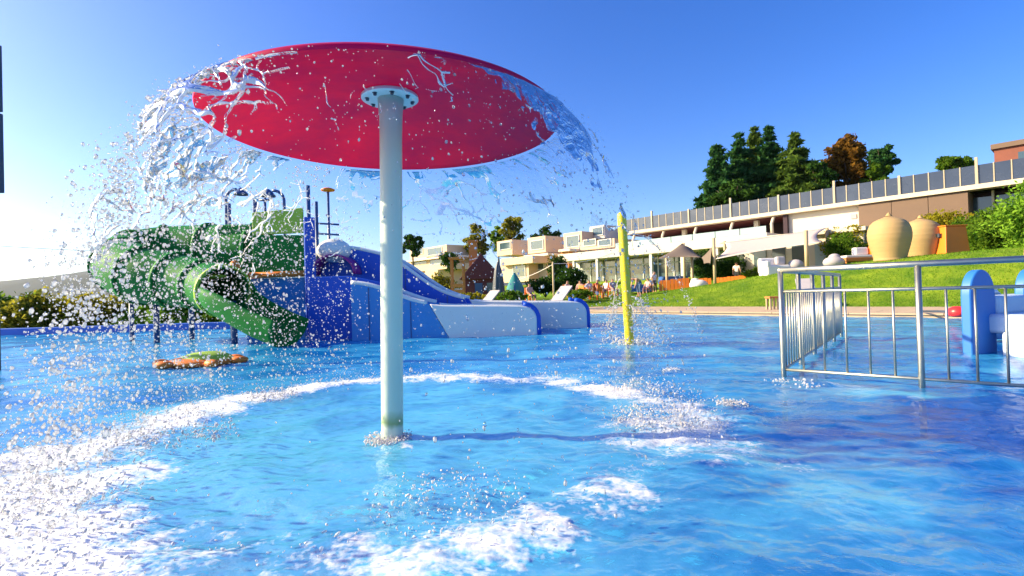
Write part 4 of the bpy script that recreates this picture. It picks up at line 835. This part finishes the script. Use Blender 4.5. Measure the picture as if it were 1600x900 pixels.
# ------------------------------------------------------------------ furniture and things on the lawn
def board_fence(px0, px1, yt, yb_, Y0, Y1, label, nb):
    a = at(px0, yb_[0], Y0); b = at(px1, yb_[1], Y1); a[2] = gz(a[0], a[1]); b[2] = gz(b[0], b[1]); h0 = at(px0, yt[0], Y0)[2]; h1 = at(px1, yt[1], Y1)[2]
    t = thing('board_screen', label, 'fence', tuple((a+b)/2), 'orange board screens along the terrace'); e = (b-a)/nb
    for k in range(nb):
        p0 = a+e*(k+.05); p1 = a+e*(k+.95); z1 = h0+(h1-h0)*k/nb+random.uniform(-.03, .03); nn = norm(np.cross(e, [0, 0, 1]))*.05
        MB().hexa([p0-[0, 0, .2], p1-[0, 0, .2], p1+nn-[0, 0, .2], p0+nn-[0, 0, .2], (p0[0], p0[1], z1), (p1[0], p1[1], z1), (p1[0]+nn[0], p1[1]+nn[1], z1), (p0[0]+nn[0], p0[1]+nn[1], z1)]).build('board', M_orange, t)
    return t
board_fence(1030, 1078, (438, 434), (462, 459), 36.5, 36, 'orange board screen just right of the yellow spray pole', 8)
board_fence(1082, 1112, (436, 434), (456, 452), 35.5, 35, 'orange board screen left of the tall timber sail post', 5)
board_fence(1119, 1166, (434, 430), (450, 446), 34.5, 33.5, 'orange board screen right of the tall timber sail post', 8)
def ztop_box(px0, px1, yt, Y, dep, m, name, label, cat, bev=.08):
    a = at(px0, yt, Y); b = at(px1, yt, Y); g_ = gz((a[0]+b[0])/2, Y); t = thing(name, label, cat, ((a[0]+b[0])/2, Y, g_)); return t, a[0], b[0], g_, a[2]
t, x0, x1, g_, z1 = ztop_box(1198, 1236, 407, 27.5, 1, M_cushion, 'sofa', 'white outdoor sofa with grey cushion at the lawn edge under the cream sail', 'sofa')
MB().box((x0, 27.5, g_-.3), (x1, 28.5, g_+.42)).build('seat', M_cushion, t, bevel=.1); MB().box((x0, 28.3, g_), (x1, 28.6, max(z1, g_+.85))).build('backrest', M_cushion, t, bevel=.1)
MB().box((x0, 27.5, g_+.3), (x0+.22, 28.4, g_+.66)).build('armrest', M_cushion, t, bevel=.06); MB().box((x1-.55, 27.9, g_+.44), (x1-.05, 28.25, g_+.9)).build('cushion', M_grey, t, bevel=.1)
q = at(1243, 408, 28); g_ = gz(q[0], q[1]); t = thing('pouf', 'grey rounded pouf to the right of the white sofa', 'pouf', (q[0], q[1], g_)); blobshape(np.array([q[0], q[1], g_+.3]), .4, .4, .32, 0, 0).build('cover', M_grey, t, smooth=True); MB().lathe(np.array([q[0], q[1], g_-.1]), [(.05, 0), (.33, 0), (.36, .12), (.3, .14)], 16).build('base', M_dark, t)
q = at(1303, 410, 25.5); g_ = gz(q[0], q[1]); t = thing('bean_bag', 'pale lilac bean bag on the lawn left of the clay jars', 'bean bag', (q[0], q[1], g_)); P = blobshape(np.array([q[0], q[1], g_+.18]), .5, .45, .30, 0, 0); P.build('bag', M_grey, t, smooth=True); blobshape(np.array([q[0]+.1, q[1]+.1, g_+.42]), .28, .25, .2, 0, 0).build('headrest', M_grey, t, smooth=True)
q = at(1092, 447, 34); g_ = gz(q[0], q[1]); t = thing('bean_bag', 'white bean bag lying in front of the orange board screens', 'bean bag', (q[0], q[1], g_)); blobshape(np.array([q[0], q[1], g_+.25]), .62, .5, .36, 0, 0).build('bag', M_cushion, t, smooth=True); blobshape(np.array([q[0]-.2, q[1]+.1, g_+.5]), .3, .25, .22, 0, 0).build('headrest', M_cushion, t, smooth=True)
# bench with white cushions beside the jars
q = at(1345, 410, 26); g_ = gz(q[0], q[1]); t = thing('garden_bench', 'timber daybed with white pillows left of the big clay jar', 'daybed', (q[0], q[1], g_))
MB().box((q[0]-.75, q[1], g_+.12), (q[0]+.95, q[1]+.9, g_+.30)).build('frame', M_wood, t, bevel=.02)
for dx_, dy_ in ((-.7, .05), (.85, .05), (-.7, .8), (.85, .8)): MB().box((q[0]+dx_, q[1]+dy_, g_-.15), (q[0]+dx_+.08, q[1]+dy_+.08, g_+.118)).build('leg', M_wood, t)
MB().box((q[0]-.7, q[1]+.04, g_+.303), (q[0]+.9, q[1]+.86, g_+.43)).build('mattress', M_cushion, t, bevel=.04); MB().box((q[0]+.05, q[1]+.45, g_+.45), (q[0]+.75, q[1]+.8, g_+.85)).build('pillow', M_cushion, t, bevel=.08); MB().box((q[0]+.78, q[1]+.2, g_+.44), (q[0]+.95, q[1]+.6, g_+.9)).build('pillow', M_orange, t, bevel=.06)
# stool by the paving
q = onz(1207, 482, .2); t = thing('stool', 'small wooden stool on the paving left of the railing corner', 'stool', (q[0], q[1], .13))
MB().box((q[0]-.2, q[1]-.2, .60), (q[0]+.2, q[1]+.2, .67)).build('seat', M_wood, t, bevel=.01)
for dx_ in (-.17, .11):
    for dy_ in (-.17, .11): MB().box((q[0]+dx_, q[1]+dy_, .12), (q[0]+dx_+.06, q[1]+dy_+.06, .598)).build('leg', M_timber, t)
# loungers
def lounger(px, py, Y, rot, label, m, sc=1.0):
    q = at(px, py, Y); g_ = gz(q[0], q[1]); b = np.array([q[0], q[1], g_]); t = thing('sun_lounger', label, 'sun lounger', tuple(b), 'grey sun loungers on the grass')
    ca, sa = math.cos(rot), math.sin(rot)
    T = lambda x, y, z: b+np.array([(x*ca-y*sa)*sc, (x*sa+y*ca)*sc, z*sc])
    def bx(x0, x1, y0, y1, z0, z1, n, mm, z2=None): 
        d = 0 if z2 is None else z2-z0
        MB().hexa([T(x0, y0, z0), T(x1, y0, z0+d), T(x1, y1, z0+d), T(x0, y1, z0), T(x0, y0, z1), T(x1, y0, z1+d), T(x1, y1, z1+d), T(x0, y1, z1)]).build(n, mm, t, bevel=.01)
    bx(-1.2, .1, -.33, .33, .36, .44, 'seat', m); bx(.12, .82, -.33, .33, .36, .43, 'backrest', m, .98); bx(-1.2, .75, -.34, -.30, .28, .355, 'frame', M_wood); bx(-1.2, .75, .30, .34, .28, .355, 'frame', M_wood)
    for x in (-1.1, .6):
        for y in (-.3, .26): bx(x, x+.05, y, y+.04, -.1, .278, 'leg', M_wood)
    return t
lounger(866, 468, 27.0, .75, 'grey sun lounger with raised back behind the farther slide end', M_grey, 1.25)
lounger(752, 467, 27.0, .75, 'grey sun lounger with raised back behind the middle of the slides', M_grey, 1.2)
lounger(1262, 449, 21.5, 1.2, 'lilac grey sun lounger seen through the corner of the steel railing', M_grey, 1.05)
# jars
def jar(px, pyt, pyb, Y, wpx, label):
    b = at(px, pyb, Y); zt = at(px, pyt, Y)[2]; h = zt-b[2]; r_ = wpx/2/FPX*Y; t = thing('clay_jar', label, 'jar', (b[0], b[1], b[2]), 'giant clay jars on the lawn')
    pr = [(.001, 0), (.72, 0), (.755, .02), (.74, .06), (.80, .16), (.90, .30), (.985, .45), (1.0, .55), (.965, .66), (.87, .755), (.70, .825), (.48, .868), (.29, .893), (.17, .915)]
    zz = np.linspace(.0, .915, 70); zz[0] = 0; MB().lathe(b, [(.001, 0)]+[((np.interp(z_, [q_[1] for q_ in pr[1:]], [q_[0] for q_ in pr[1:]])+.0012*math.sin(z_*95))*r_, z_*h) for z_ in zz], 48).build('body', M_jar, t, smooth=True)
    MB().lathe(b, [(.168*r_, .9255*h), (.13*r_, .94*h), (.09*r_, .965*h), (.06*r_, .985*h), (.001, h)], 20).build('neck', M_jar, t, smooth=True); return t
jar(1391, 332, 408, 24, 58, 'bigger clay jar with pointed lid nearest the viewer')
jar(1440, 336, 407, 26, 54, 'clay jar partly hidden behind the bigger jar')
q = at(1490, 404, 25); zt = at(1490, 354, 25)[2]; g_ = min(q[2], gz(q[0], q[1])); t = thing('orange_planter', 'tall tapered orange box standing right of the clay jars', 'planter', (q[0], q[1], g_))
MB().hexa([np.array(p_) for p_ in [(q[0]-.62, q[1]-.3, g_-.1), (q[0]+.62, q[1]-.3, g_-.1), (q[0]+.62, q[1]+.7, g_-.1), (q[0]-.62, q[1]+.7, g_-.1), (q[0]-.50, q[1]-.2, zt), (q[0]+.50, q[1]-.2, zt), (q[0]+.50, q[1]+.6, zt), (q[0]-.50, q[1]+.6, zt)]]).build('body', M_orange, t, bevel=.03)
MB().box((q[0]-.54, q[1]-.24, zt+.003), (q[0]+.54, q[1]+.64, zt+.06)).build('rim', M_orange, t, bevel=.01)
MB().box((q[0]-.66, q[1]-.0, zt-.5), (q[0]-.50, q[1]+.25, zt-.32)).build('handle', M_dark, t)
# light string post and string
pb_ = pbase(865, 31); t = thing('timber_post', 'slim timber post carrying the light string behind the lounger', 'post', tuple(pb_)); MB().tube([pb_-[0, 0, .1], np.array([pb_[0], pb_[1], at(865, 411, 31)[2]])], .06, 8).build('shaft', M_timber, t, smooth=True); MB().lathe(np.array([pb_[0], pb_[1], at(865, 411, 31)[2]]), [(.065, 0), (.07, .03), (.03, .07), (.001, .08)], 10).build('cap', M_timber, t)
def cable(a, b, sag, r_, m, name, label, cat):
    a = np.asarray(a); b = np.asarray(b); return tag(MB().tube([a+(b-a)*k-np.array([0, 0, sag*4*k*(1-k)]) for k in np.linspace(0, 1, 24)], r_, 6).build(name, m, smooth=True), label, cat)
cable(np.array([pb_[0], pb_[1], at(865, 412, 31)[2]]), at(958, 395, 45), .25, .02, M_cushion, 'light_string', 'pale light string from the timber post to the pavilion', 'string')
cable(np.array([pb_[0], pb_[1], at(865, 413, 31)[2]]), at(806, 438, 36), .1, .02, M_cushion, 'light_string', 'pale light string from the timber post down to the playground', 'string')
cable(at(-120, 376, 60), at(240, 396, 60), .15, .035, M_dark, 'overhead_cable', 'thin overhead cable crossing the sky left of the green slide', 'cable')
# dark mast at the left frame edge
lm = at(-8, 500, 9); t = thing('dark_mast', 'dark metal mast at the left edge of the view', 'mast', (lm[0], lm[1], -.5))
for z0, z1, w_ in ((-.5, at(0, 302, 9)[2], .05), (at(0, 300, 9)[2], at(0, 175, 9)[2], .11), (at(0, 172, 9)[2], at(0, 67, 9)[2], .11)):
    MB().box((lm[0]-w_, lm[1]-w_, z0), (lm[0]+w_, lm[1]+w_, z1)).build('section' if w_ > .1 else 'post', M_dark, t, bevel=.01)
# blue sofas and tables in the terrace shade
for i, (px, Y, lab) in enumerate([(996, 42, 'blue covered table on the terrace behind the bending person'), (1052, 41, 'blue covered table on the terrace behind the orange screen')]):
    q = at(px, 440, Y); g_ = gz(q[0], q[1]); t = thing('terrace_table', lab, 'table', (q[0], q[1], g_)); MB().box((q[0]-1.0, q[1]-.5, g_+.72), (q[0]+1.0, q[1]+.5, g_+.78)).build('table_top', M_bluecloth, t, bevel=.01)
    MB().hexa([np.array(p_) for p_ in [(q[0]-1.06, q[1]-.56, g_+.2), (q[0]+1.06, q[1]-.56, g_+.2), (q[0]+1.06, q[1]+.56, g_+.2), (q[0]-1.06, q[1]+.56, g_+.2), (q[0]-1.02, q[1]-.52, g_+.715), (q[0]+1.02, q[1]-.52, g_+.715), (q[0]+1.02, q[1]+.52, g_+.715), (q[0]-1.02, q[1]+.52, g_+.715)]]).build('tablecloth_skirt', M_bluecloth, t)
    for dx_ in (-.9, .84):
        for dy_ in (-.4, .34): MB().box((q[0]+dx_, q[1]+dy_, g_-.05), (q[0]+dx_+.06, q[1]+dy_+.06, g_+.199)).build('leg', M_dark, t)

# ================================================================== VEGETATION
def leaves(C, size, asp=1.6, up=.0):
    n = len(C); d = rng.normal(0, 1, (n, 3)); d /= np.linalg.norm(d, axis=1, keepdims=True); h = rng.normal(0, 1, (n, 3)); h[:, 2] += up; s_ = np.cross(d, h); s_ /= np.linalg.norm(s_, axis=1, keepdims=True)
    sz = size*(.6+.8*rng.random(n))[:, None]; a = d*sz*asp*.5; b = s_*sz*.5
    V = np.stack([C-a, C+b*.8+a*.1, C+a, C-b*.8+a*.1], 1).reshape(-1, 3); return V, np.arange(4*n).reshape(-1, 4)
def clumps(center, rx, ry, rz, nc, nl, cr, low=-.8):
    out = []
    for _ in range(nc):
        d = norm(rng.normal(0, 1, 3)); k = rng.random()**.45
        c = np.array([d[0]*rx, d[1]*ry, max(d[2], low)*rz])*k*(.85+.3*rng.random())
        q = rng.normal(0, 1, (nl, 3)); q /= np.linalg.norm(q, axis=1, keepdims=True); q *= (rng.random((nl, 1))**.5)*cr*(.5+rng.random())
        q[:, 2] *= .7; out.append(center+c+q)
    return np.vstack(out)
def bush(px, Y, w, h, m, label, name='bush', nl=2600, lsz=.12, zb=None, group=None, X=None):
    if X is None: X = at(px, 450, Y)[0]
    g_ = gz(X, Y) if zb is None else zb; t = thing(name, label, 'bush', (X, Y, g_), group); c = np.array([X, Y, g_+h*.5])
    C = clumps(c, w/2*.85, w/2*.7, h*.46, max(8, nl//60), 60, min(w, h)*.20, -1)
    C[:, 2] = np.maximum(C[:, 2], g_); V, F = leaves(C, lsz); rawmesh('foliage', V, F, m, False, t)
    st = MB()
    for k in range(4): a = k*1.6; st.tube([np.array([X, Y, g_-.2]), np.array([X+math.cos(a)*w*.12, Y+math.sin(a)*w*.1, g_+h*.3]), np.array([X+math.cos(a)*w*.25, Y+math.sin(a)*w*.2, g_+h*.65])], [.05, .035, .015], 6)
    st.build('stem', M_bark, t, smooth=True); return t
L_dk = leafmat('leaf_dark', (.02, .06, .012), (.06, .13, .02)); L_md = leafmat('leaf_mid', (.07, .16, .015), (.20, .33, .03), .6); L_yl = leafmat('leaf_yellow', (.20, .20, .015), (.46, .40, .03), .6); L_ol = leafmat('leaf_olive', (.12, .14, .02), (.36, .33, .03), .6)
L_cn = leafmat('needle', (.018, .075, .022), (.06, .15, .04), .3); L_cn2 = leafmat('needle_warm', (.05, .10, .015), (.12, .19, .03), .3); L_au = leafmat('leaf_autumn', (.10, .055, .012), (.26, .13, .02)); L_lm = leafmat('leaf_lime', (.12, .26, .02), (.24, .42, .04))
# shrubs beyond the left pool wall
for i, (px, w, h, Y, m, lab) in enumerate([(-60, 4.2, 2.5, 24, L_md, 'green shrub outside the left frame edge'), (10, 3.4, 2.5, 24, L_md, 'dense green shrub at the left end of the blue pool wall'), (48, 2.6, 2.3, 23, L_ol, 'olive shrub second from left behind the blue pool wall'), (84, 1.8, 1.9, 24, L_ol, 'small olive shrub in the dip behind the blue pool wall'), (125, 3.0, 2.5, 24, L_yl, 'yellowish shrub just left of the green tube slide'), (178, 3.0, 2.1, 25, L_ol, 'olive shrub below the bend of the green tube'), (228, 2.6, 1.9, 24, L_lm, 'lime green shrub under the green tube slide'), (275, 2.6, 1.9, 23.5, L_lm, 'bright green shrub between the blue slide supports'), (330, 3.0, 1.9, 24, L_md, 'green shrub behind the tube exit')]):
    bush(px, Y, w, h+.15, m, lab, nl=4200, lsz=.15, zb=-.75, group='shrubs behind the blue pool wall')
# hedges and shrubs on the right
bush(1332, 33, 3.0, 2.9, L_yl, 'yellow green shrub between the white wall and the jars', nl=5000, lsz=.12, zb=2.2)
bush(1322, 30, 2.1, 2.0, L_md, 'round green shrub left of the clay jars', nl=5000, lsz=.10, zb=2.1)
bush(1405, 34, 3.6, 2.9, L_yl, 'yellow flowering hedge behind the clay jars', 'hedge', 6000, .13, 2.3)
bush(1472, 31, 3.8, 3.0, L_yl, 'yellow topped hedge behind the orange planter', 'hedge', 6000, .13, 2.3)
bush(1522, 29, 3.0, 2.5, L_md, 'green hedge right of the orange planter', 'hedge', 6000, .12, 2.3)
bush(1570, 26.5, 3.2, 2.6, L_md, 'big green bush climbing the bank at the right', nl=9000, lsz=.12, zb=2.2)
bush(1628, 24, 3.6, 3.3, L_lm, 'tall light green bush at the right edge', nl=9000, lsz=.12, zb=2.2)
bush(1105, 37, 2.2, 2.3, L_dk, 'dark green hedge block behind the tall timber post', 'hedge', 6000, .10, 1.4)
bush(1140, 38, 2.6, 2.4, L_dk, 'dark green hedge under the cream sail', 'hedge', 6000, .10, 1.4)
bush(1180, 33, 1.6, 1.0, L_md, 'low green hedge beside the white sofa', 'hedge', 3500, .09, 1.3)
bush(893, 43, 3.0, 2.3, L_dk, 'dark hedge in front of the terraced houses', 'hedge', 6000, .13, .9)
bush(852, 42, 3.2, 1.5, L_dk, 'long dark hedge left of the glazed pavilion', 'hedge', 5000, .13, .9)
bush(874, 47, 2.2, 3.4, L_dk, 'upright dark bush beside the orange doorway', nl=5000, lsz=.13, zb=1.2)
bush(686, 42, 2.6, 2.4, L_ol, 'olive bush left of the timber climbing frame', nl=5000, lsz=.13, zb=.5)
bush(735, 31, 2.4, .6, L_yl, 'low flowering bush behind the left lounger', nl=3500, lsz=.08, zb=.65)
bush(795, 30, 2.8, .65, L_md, 'low green bush between the two loungers', nl=4000, lsz=.08, zb=.6)
bush(905, 32, 2.0, .7, L_md, 'low green bush right of the lounger', nl=3500, lsz=.08, zb=.6)
bush(704, 56, 2.2, 2.6, L_dk, 'green shrub on the terrace of the stepped house', nl=3500, lsz=.14, zb=3.6)

def conifer(px, pyt, Y, w, label, m, zb=2.0, seed=0):
    X = at(px, 450, Y)[0]; zt = at(px, pyt, Y)[2]; h = zt-zb; t = thing('conifer_tree', label, 'tree', (X, Y, zb), 'conifers behind the solar roof'); c0 = np.array([X, Y, zb])
    MB().tube([c0-[0, 0, .3], c0+[0, 0, h*.5], c0+[0, 0, h*.98]], [w*.055, w*.035, .02], 10).build('trunk', M_bark, t, smooth=True)
    C = []; br = MB(); nlev = 30
    for i in range(nlev):
        fr = .12+.88*i/nlev+random.uniform(-.01, .01); rad = w/2*(1-fr)**.8*(.75+.5*random.random())+.12; nb_ = max(4, int(9*(1-fr)+4)); a0 = random.random()*6
        for k in range(nb_):
            a = a0+k*6.283/nb_+random.uniform(-.25, .25); L = rad*random.uniform(.65, 1.15); st_ = c0+np.array([0, 0, h*fr]); en = st_+np.array([math.cos(a)*L, math.sin(a)*L, -L*.22+.25*L*random.uniform(-.5, .8)])
            if i % 3 == 0: br.tube([st_, en], [.06, .015], 5)
            n_ = int(26+34*L); u = rng.random(n_)**.7; q = st_+(en-st_)*u[:, None]; sp = (.12+.26*L*(1-u*.6))[:, None]*.55
            q = q+rng.normal(0, 1, (n_, 3))*sp*[1, 1, .35]; C.append(q)
    br.build('branch', M_bark, t); C = np.vstack(C); V, F = leaves(C, .34, 2.4); rawmesh('crown', V, F, m, False, t); return t
conifer(1127, 222, 62, 9.5, 'leftmost conifer behind the solar roof with layered branches', L_cn)
conifer(1163, 206, 64, 10, 'second conifer from the left behind the solar roof', L_cn)
conifer(1187, 196, 66, 11, 'tall conifer third from the left', L_cn2)
conifer(1209, 195, 63, 11, 'tallest conifer in the middle of the group', L_cn)
conifer(1250, 206, 60, 12, 'broad conifer at the right of the group beside the autumn tree', L_cn2)
def tree(px, pyt, pyb, Y, wpx, m, label, nc=70, zb=2.0, lsz=.3, group=None):
    X = at(px, 450, Y)[0]; zt = at(px, pyt, Y)[2]; zc = at(px, pyb, Y)[2]; w = wpx/FPX*Y; t = thing('broadleaf_tree', label, 'tree', (X, Y, zb), group); c0 = np.array([X, Y, zb]); hc = zt-zc
    tr_ = MB().tube([c0-[0, 0, .3], c0+[.1, 0, (zc-zb)*.6], np.array([X, Y, zc+hc*.3]), np.array([X+.1, Y, zc+hc*.7])], [w*.05, w*.04, w*.028, .03], 10); tr_.build('trunk', M_bark, t, smooth=True)
    lb_ = MB()
    for k in range(9):
        a = k*.7+random.random(); st_ = np.array([X, Y, zc+hc*random.uniform(0, .35)]); en = np.array([X+math.cos(a)*w*.36, Y+math.sin(a)*w*.3, zc+hc*random.uniform(.4, .85)]); lb_.tube([st_, (st_+en)/2+[0, 0, -.1], en], [w*.02, w*.013, .02], 6)
    lb_.build('limb', M_bark, t, smooth=True)
    C = clumps(np.array([X, Y, zc+hc*.5]), w*.44, w*.4, hc*.46, nc, 110, w*.12, -.9); V, F = leaves(C, lsz); rawmesh('crown', V, F, m, False, t); return t
tree(1330, 208, 300, 60, 74, L_au, 'rusty autumn tree right of the conifers', 90)
tree(1384, 224, 290, 63, 52, L_cn, 'dark green tree at the right end of the tree group', 60)
tree(1375, 255, 300, 58, 44, L_md, 'lighter green tree below the dark one at the right of the group', 45)
tree(1285, 250, 315, 58, 56, L_dk, 'low dark tree filling the gap beside the autumn tree', 50)
tree(1150, 285, 325, 58, 70, L_dk, 'low dark tree at the foot of the left conifers', 50)
tree(1497, 244, 268, 52, 48, L_md, 'small green tree crown just above the solar panels', 40, 4)
tree(646, 360, 405, 72, 36, L_dk, 'dark tree just right of the white pole above the houses', 40)
tree(750, 345, 400, 85, 44, L_ol, 'olive tree above the orange chimney', 50, 3)
tree(803, 333, 392, 88, 44, L_ol, 'tall olive tree behind the attic cubes', 50, 3)
tree(858, 352, 392, 85, 48, L_dk, 'dark flat tree behind the middle house', 45, 3)
tree(780, 352, 395, 95, 34, L_md, 'green tree between the two olive trees', 40, 3)

# ================================================================== PEOPLE
def person(label, pos, rot, pose, shirt, legs, skinc=(.62, .33, .22), hair=(.06, .035, .02), h=1.7):
    J = {}
    if pose == 'stand': J = dict(pel=(0, 0, .95), sp=(0, .01, 1.15), ch=(0, .02, 1.38), nk=(0, .02, 1.50), hd=(0, 0, 1.62), ht=(0, 0, 1.72), s=(.19, .02, 1.42), e=(.25, .04, 1.14), w=(.26, -.06, .9), hn=(.26, -.10, .80), hp=(.10, 0, .90), k=(.11, -.02, .50), a=(.11, .03, .09), t=(.12, -.14, .04))
    elif pose == 'bend': J = dict(pel=(0, .1, .92), sp=(0, -.05, 1.06), ch=(0, -.26, 1.12), nk=(0, -.36, 1.10), hd=(0, -.46, 1.05), ht=(0, -.54, 1.0), s=(.18, -.26, 1.08), e=(.22, -.34, .82), w=(.2, -.42, .60), hn=(.19, -.45, .52), hp=(.10, .08, .88), k=(.11, -.02, .50), a=(.11, .06, .09), t=(.12, -.11, .04))
    elif pose == 'sit': J = dict(pel=(0, .0, .50), sp=(0, .06, .68), ch=(0, .10, .92), nk=(0, .09, 1.04), hd=(0, .06, 1.15), ht=(0, .05, 1.26), s=(.19, .10, .96), e=(.25, .0, .70), w=(.2, -.22, .62), hn=(.18, -.30, .60), hp=(.10, -.04, .48), k=(.13, -.46, .50), a=(.13, -.46, .09), t=(.13, -.62, .04))
    V = []; E_ = []; Rr = []
    def add(p_, r_): V.append(p_); Rr.append(r_); return len(V)-1
    mi = lambda p_: (-p_[0], p_[1], p_[2])
    rad = dict(pel=(.16, .12), sp=(.14, .10), ch=(.17, .115), nk=(.055, .055), hd=(.085, .10), ht=(.06, .07))
    prev = None; ids = {}
    for n_ in ('pel', 'sp', 'ch', 'nk', 'hd', 'ht'):
        ids[n_] = add(J[n_], rad[n_]); 
        if prev is not None: E_.append((prev, ids[n_]))
        prev = ids[n_]
    for f_ in (lambda p_: p_, mi):
        pr = ids['ch']
        for n_, r_ in (('s', .065), ('e', .046), ('w', .032), ('hn', .04)): i = add(f_(J[n_]), (r_, r_)); E_.append((pr, i)); pr = i
        pr = ids['pel']
        for n_, r_ in (('hp', .10), ('k', .062), ('a', .042), ('t', .04)): i = add(f_(J[n_]), (r_, r_)); E_.append((pr, i)); pr = i
    me = bpy.data.meshes.new('p'); me.from_pydata(V, E_, []); ob = bpy.data.objects.new('p', me); col.objects.link(ob)
    ob.modifiers.new('s', 'SKIN'); sv = me.skin_vertices[0].data
    for i, r_ in enumerate(Rr): sv[i].radius = r_; sv[i].use_root = (i == 0)
    q = ob.modifiers.new('u', 'SUBSURF'); q.levels = 2; q.render_levels = 2
    dg = bpy.context.evaluated_depsgraph_get(); m2 = bpy.data.meshes.new_from_object(ob.evaluated_get(dg)); bpy.data.objects.remove(ob)
    o = bpy.data.objects.new('person', m2); col.objects.link(o); o.location = pos; o.rotation_euler = (0, 0, rot); o.scale = (h/1.72,)*3
    for c_, n_ in ((skinc, 'skin_%.2f' % skinc[0]), (shirt, 'shirt_%.2f_%.2f' % shirt[:2]), (legs, 'trousers_%.2f_%.2f' % legs[:2]), (hair, 'hair_%.2f' % hair[0])): m2.materials.append(mat(n_, c_, .8, .1, 8, .05))
    H3 = lambda n_: np.array(J[n_])
    for p_ in m2.polygons:
        c = np.array(p_.center); d = {k: np.linalg.norm(np.array([abs(c[0]), c[1], c[2]])-np.array(J[k])) for k in J}
        k = min(d, key=d.get); mi_ = 0
        if k in ('sp', 'ch', 's'): mi_ = 1
        elif k in ('pel', 'hp') or (k == 'k' and legs[2] > .05): mi_ = 2
        elif k == 'ht' or (k == 'hd' and c[1] > J['hd'][1]+.03): mi_ = 3
        p_.material_index = mi_; p_.use_smooth = True
    # face: nose, eyes and ears as small children
    hd = H3('hd'); fr = MB(); 
    f_dir = norm(np.array([0, -1, 0]) if pose != 'bend' else np.array([0, -.4, -.9])); 
    blobshape(hd+f_dir*.105, .018, .022, .025, 0, 0, 8, 5)
    o['_org'] = [0, 0, 0]
    nose = blobshape(hd+f_dir*.10, .016, .022, .024, 0, 0, 8, 5).build('nose', m2.materials[0], o, smooth=True)
    for sx in (-1, 1):
        blobshape(hd+f_dir*.088+np.array([sx*.035, 0, .025]), .011, .011, .011, 0, 0, 8, 5).build('eye', M_dark, o, smooth=True)
        blobshape(hd+np.array([sx*.088, 0, 0]), .012, .02, .032, 0, 0, 8, 5).build('ear', m2.materials[0], o, smooth=True)
    return tag(o, label, 'person')
def chair(x, y, g_, rot, m, label):
    t = thing('terrace_chair', label, 'chair', (x, y, g_), 'wooden chairs on the terrace'); b = np.array([x, y, g_]); ca, sa = math.cos(rot), math.sin(rot); T = lambda a, c, z: b+np.array([a*ca-c*sa, a*sa+c*ca, z])
    def bx(a0, a1, c0, c1, z0, z1, n_): MB().hexa([T(a0, c0, z0), T(a1, c0, z0), T(a1, c1, z0), T(a0, c1, z0), T(a0, c0, z1), T(a1, c0, z1), T(a1, c1, z1), T(a0, c1, z1)]).build(n_, m, t)
    bx(-.24, .24, -.24, .24, .36, .40, 'seat'); bx(-.24, .24, .25, .29, .45, .92, 'backrest')
    for a in (-.23, .18):
        for c in (-.23, .24): bx(a, a+.05, c, c+.05, -.05, .358 if c < 0 else .449, 'leg')
def put(px, Y): q = at(px, 450, Y); return (q[0], q[1], gz(q[0], q[1]))
person('person bending forward with bare back and blue trousers beside the yellow pole', put(998, 31.5), -1.2, 'bend', (.60, .32, .20), (.08, .14, .26), h=1.75)
person('person in a white shirt standing behind the orange screen', put(1023, 37.6), .4, 'stand', (.80, .72, .72), (.12, .10, .10))
x, y, g_ = put(1152, 35.2); person('person in a white shirt behind the right orange screen', (x, y, g_), 2.6, 'stand', (.80, .76, .70), (.2, .18, .16), h=1.6)
seats = [(828, 33, .5, (.65, .35, .30), 'seated person in a pink top behind the teal tent'), (888, 35, .8, (.7, .55, .45), 'seated person in a pale top at the left end of the terrace group'), (906, 34.5, -.4, (.62, .34, .24), 'seated person with bare shoulders right of the lounger'), (921, 36, .2, (.75, .6, .6), 'seated person in a pale pink top in the terrace group'), (935, 34.5, .9, (.55, .12, .06), 'seated person in a red top in the terrace group'), (947, 36.5, -.6, (.8, .74, .7), 'seated person in a white top left of the yellow pole'), (958, 35, .3, (.35, .3, .38), 'seated person in a grey top closest to the yellow pole'), (1012, 36.5, -.7, (.75, .5, .4), 'seated person in a peach top right of the yellow pole')]
for i, (px, Y, ro, shc, lab) in enumerate(seats):
    x, y, g_ = put(px, Y); chair(x, y, g_, ro, M_wood if i % 3 else M_orange, 'wooden chair holding the '+lab.split(' person ')[0]+' person '+' '.join(lab.split(' person ')[1].split()[:9])); person(lab, (x, y, g_-.06), ro, 'sit', shc, (.15+.1*(i % 3), .12, .12), skinc=(.62-.04*(i % 3), .34, .23))
for i, (px, Y, ro) in enumerate([(913, 33.4, 2.2), (942, 33.2, .7), (928, 33.0, 1.3)]):
    x, y, g_ = put(px, Y); chair(x, y, g_, ro, M_orange, ['empty orange chair at the left of the terrace group', 'empty orange chair nearest the yellow pole', 'empty orange chair in the middle of the front row'][i])
x, y, g_ = put(1612, 17.5); person('person standing on the lawn at the right frame edge', (x, y, g_), .4, 'stand', (.7, .36, .26), (.5, .12, .1), h=1.6)

# ================================================================== AIR
hz = MB().box((-7000, -500, -60), (7000, 5600, 330)).build('haze', None); hz.data.materials.clear()
hm = bpy.data.materials.new('haze_air'); hm.use_nodes = True; n = hm.node_tree.nodes; n.clear(); out = n.new('ShaderNodeOutputMaterial'); pvn = n.new('ShaderNodeVolumePrincipled')
pvn.inputs['Color'].default_value = (.72, .84, 1, 1); pvn.inputs['Density'].default_value = .00005; pvn.inputs['Anisotropy'].default_value = .3; hm.node_tree.links.new(pvn.outputs[0], out.inputs['Volume']); hz.data.materials.append(hm)
tag(hz, 'pale blue haze filling the valley air', 'haze', kind='stuff')
for o in bpy.data.objects:
    if '_org' in o.keys(): del o['_org']
